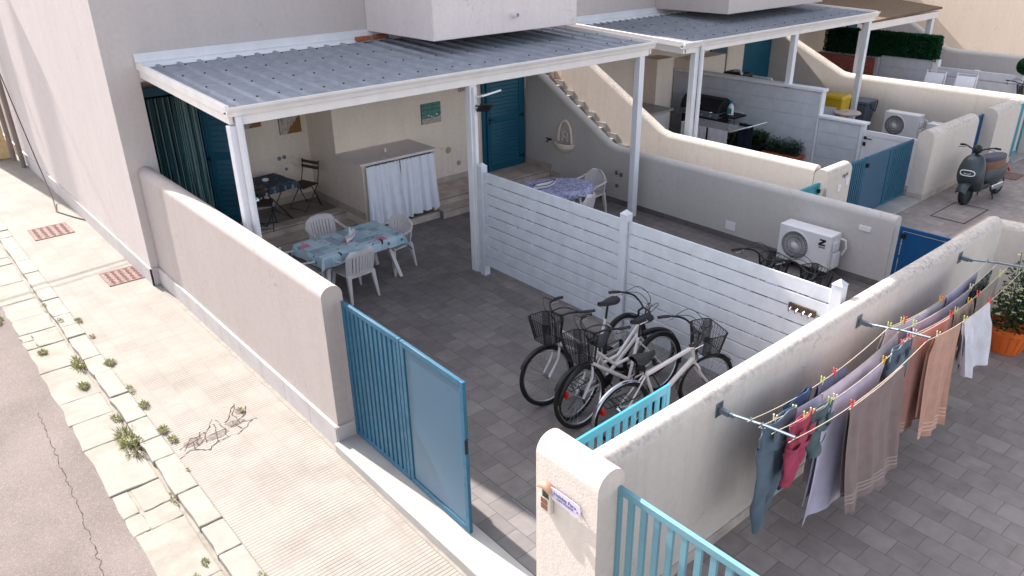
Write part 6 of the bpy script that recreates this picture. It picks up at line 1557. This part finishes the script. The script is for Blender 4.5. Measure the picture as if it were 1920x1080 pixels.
# hedge and things of the third yard
hg = thing('artificial_hedge', 'dark green artificial hedge panel mounted on the low plank fence', 'hedge', (23.8, 11, 1.3))
rnd = random.Random(21); b = MB()
for _ in range(15000):
    f = rnd.random(); y = rnd.uniform(9.35, 12.75); z0 = 1.28 if y > 10.95 else 1.36; z = rnd.uniform(z0, 1.96); x = 23.72 if f < .62 else rnd.uniform(23.72, 24.0); d = Vector((-1, 0, 0))
    if f > .62: z = 1.96; d = Vector((0, 0, 1))
    if f > .9: y = 9.35; z = rnd.uniform(z0, 1.96); d = Vector((0, -1, 0))
    if f > .9: x = rnd.uniform(23.72, 24.0)
    p = Vector((x, y, z))-d*rnd.uniform(0, .06); dd = (d+Vector((rnd.uniform(-1, 1), rnd.uniform(-1, 1), rnd.uniform(-1, 1)))*.9).normalized(); s_ = rnd.uniform(.035, .07); w = dd.cross(Vector((rnd.uniform(-1, 1), rnd.uniform(-1, 1), rnd.uniform(-1, 1)))).normalized()*s_*.35
    b.add([tuple(p), tuple(p+dd*s_*.5+w), tuple(p+dd*s_), tuple(p+dd*s_*.5-w)], [(0, 1, 2, 3)])
b.build('leaves', 'hedge', hg, smooth=0); b = MB(); b.box(23.78, 23.96, 9.42, 10.93, 1.32, 1.92); b.box(23.78, 23.96, 10.95, 12.7, 1.26, 1.92); b.build('backing', plain('hedge_backing', (14, 34, 22), .9), hg)
rs = thing('privacy_screen', 'reddish patterned screen below the hedge at the far end', 'screen', (23.3, 12, .6))
MB().box(23.5, 23.56, 10.96, 12.85, .15, 1.25).build('panel', plain('red_screen', (150, 84, 74), .8, var=.4, vscale=26), rs)
for k, (y, w) in enumerate(((8.9, 'left'), (8.1, 'right'))):
    sc3 = thing('beach_chair', 'white framed folding beach chair behind the sunlit wall, the '+w+' one', 'chair', (22.8, y, 0), 0, 'beach chairs in the third yard')
    b = MB(); b.tube([(22.8, y-.25, 0), (22.9, y-.25, 1.2), (22.9, y+.25, 1.2), (22.8, y+.25, 0)], .02, 8); b.build('frame', 'white', sc3)
    b = MB(); b.grid(lambda u, v: (22.86-.1*math.sin(v*3.1), y-.24+.48*u, .4+.75*v), 6, 8, .006); b.build('canvas', 'curtain', sc3, smooth=60)
tpb = thing('topiary_ball', 'round clipped green ball on the railing post at the right edge', 'plant', (23.83, 7.12, 1.25))
rnd = random.Random(31); b = MB()
for _ in range(2600):
    d = Vector((rnd.gauss(0, 1), rnd.gauss(0, 1), rnd.gauss(0, 1))).normalized(); p = Vector((23.83, 7.05, 1.42))+d*.2*rnd.uniform(.88, 1); dd = (d+Vector((rnd.uniform(-1, 1), rnd.uniform(-1, 1), rnd.uniform(-1, 1)))*.7).normalized(); s_ = .05; w = dd.cross(Vector((rnd.uniform(-1, 1), rnd.uniform(-1, 1), 1))).normalized()*s_*.35
    b.add([tuple(p), tuple(p+dd*s_*.5+w), tuple(p+dd*s_), tuple(p+dd*s_*.5-w)], [(0, 1, 2, 3)])
b.build('leaves', 'hedge', tpb, smooth=0)
MB().ball((23.83, 7.05, 1.42), .17).build('core', plain('hedge_backing', (14, 34, 22), .9), tpb)
# street furniture at the far left
yp = thing('boundary_pillar', 'yellowish stone pillar on the pavement at the left edge', 'pillar', (2.35, 22.9, 0))
MB().box(2.2, 2.62, 22.6, 23.2, -.1, 3.2).build('shaft', plain('yellow_stone', (206, 178, 132), .85, var=.1), yp, bevel=.02)
MB().box(2.18, 2.64, 22.57, 23.23, -.1, .35).build('base', plain('yellow_stone', (206, 178, 132), .85), yp, bevel=.02)
for k, (x, y) in enumerate(((2.70, 21.4), (2.66, 22.3))):
    o = MB().tube([(x, y, -.1), (x, y, 8.2)], .055, 12).build('wall_pipe', plain('pipe_grey', (128, 116, 110), .8)); tag(o, 'tall grey brown pipe standing at the house wall, '+('right' if k == 0 else 'left')+' one of the two', 'pipe', 'pipes at the street side of the house')
ul = thing('utility_pole', 'pole on the pavement whose shadow falls on the street side of the house', 'pole', (2.2, 23.6, 0))
MB().tube([(2.1, 24.2, -.1), (2.1, 24.2, 9)], .11, 14).build('shaft', 'concrete', ul)
b = MB(); b.tube([(2.66, 21.38, 4.0), (2.64, 20.6, 2.4), (2.62, 18.8, .7), (2.60, 17.9, .02), (2.5, 17.2, -.085), (2.68, 16.6, -.085), (2.79, 16.3, -.085), (2.81, 16.2, -.08)], .011, 6); o = b.build('loose_cable', 'iron_dark'); tag(o, 'loose thin cable running down from the pipes and along the pavement', 'cable')
b = MB(); b.tube([(2.83, 21.2, 6.2), (-6, 20.9, 6.9)], .02, 6); b.tube([(2.83, 21.0, 6.2), (-6, 20.5, 6.9)], .014, 6); o = b.build('street_cable', 'black'); tag(o, 'pair of cables crossing the street above the frame, casting thin wall shadows', 'cable')
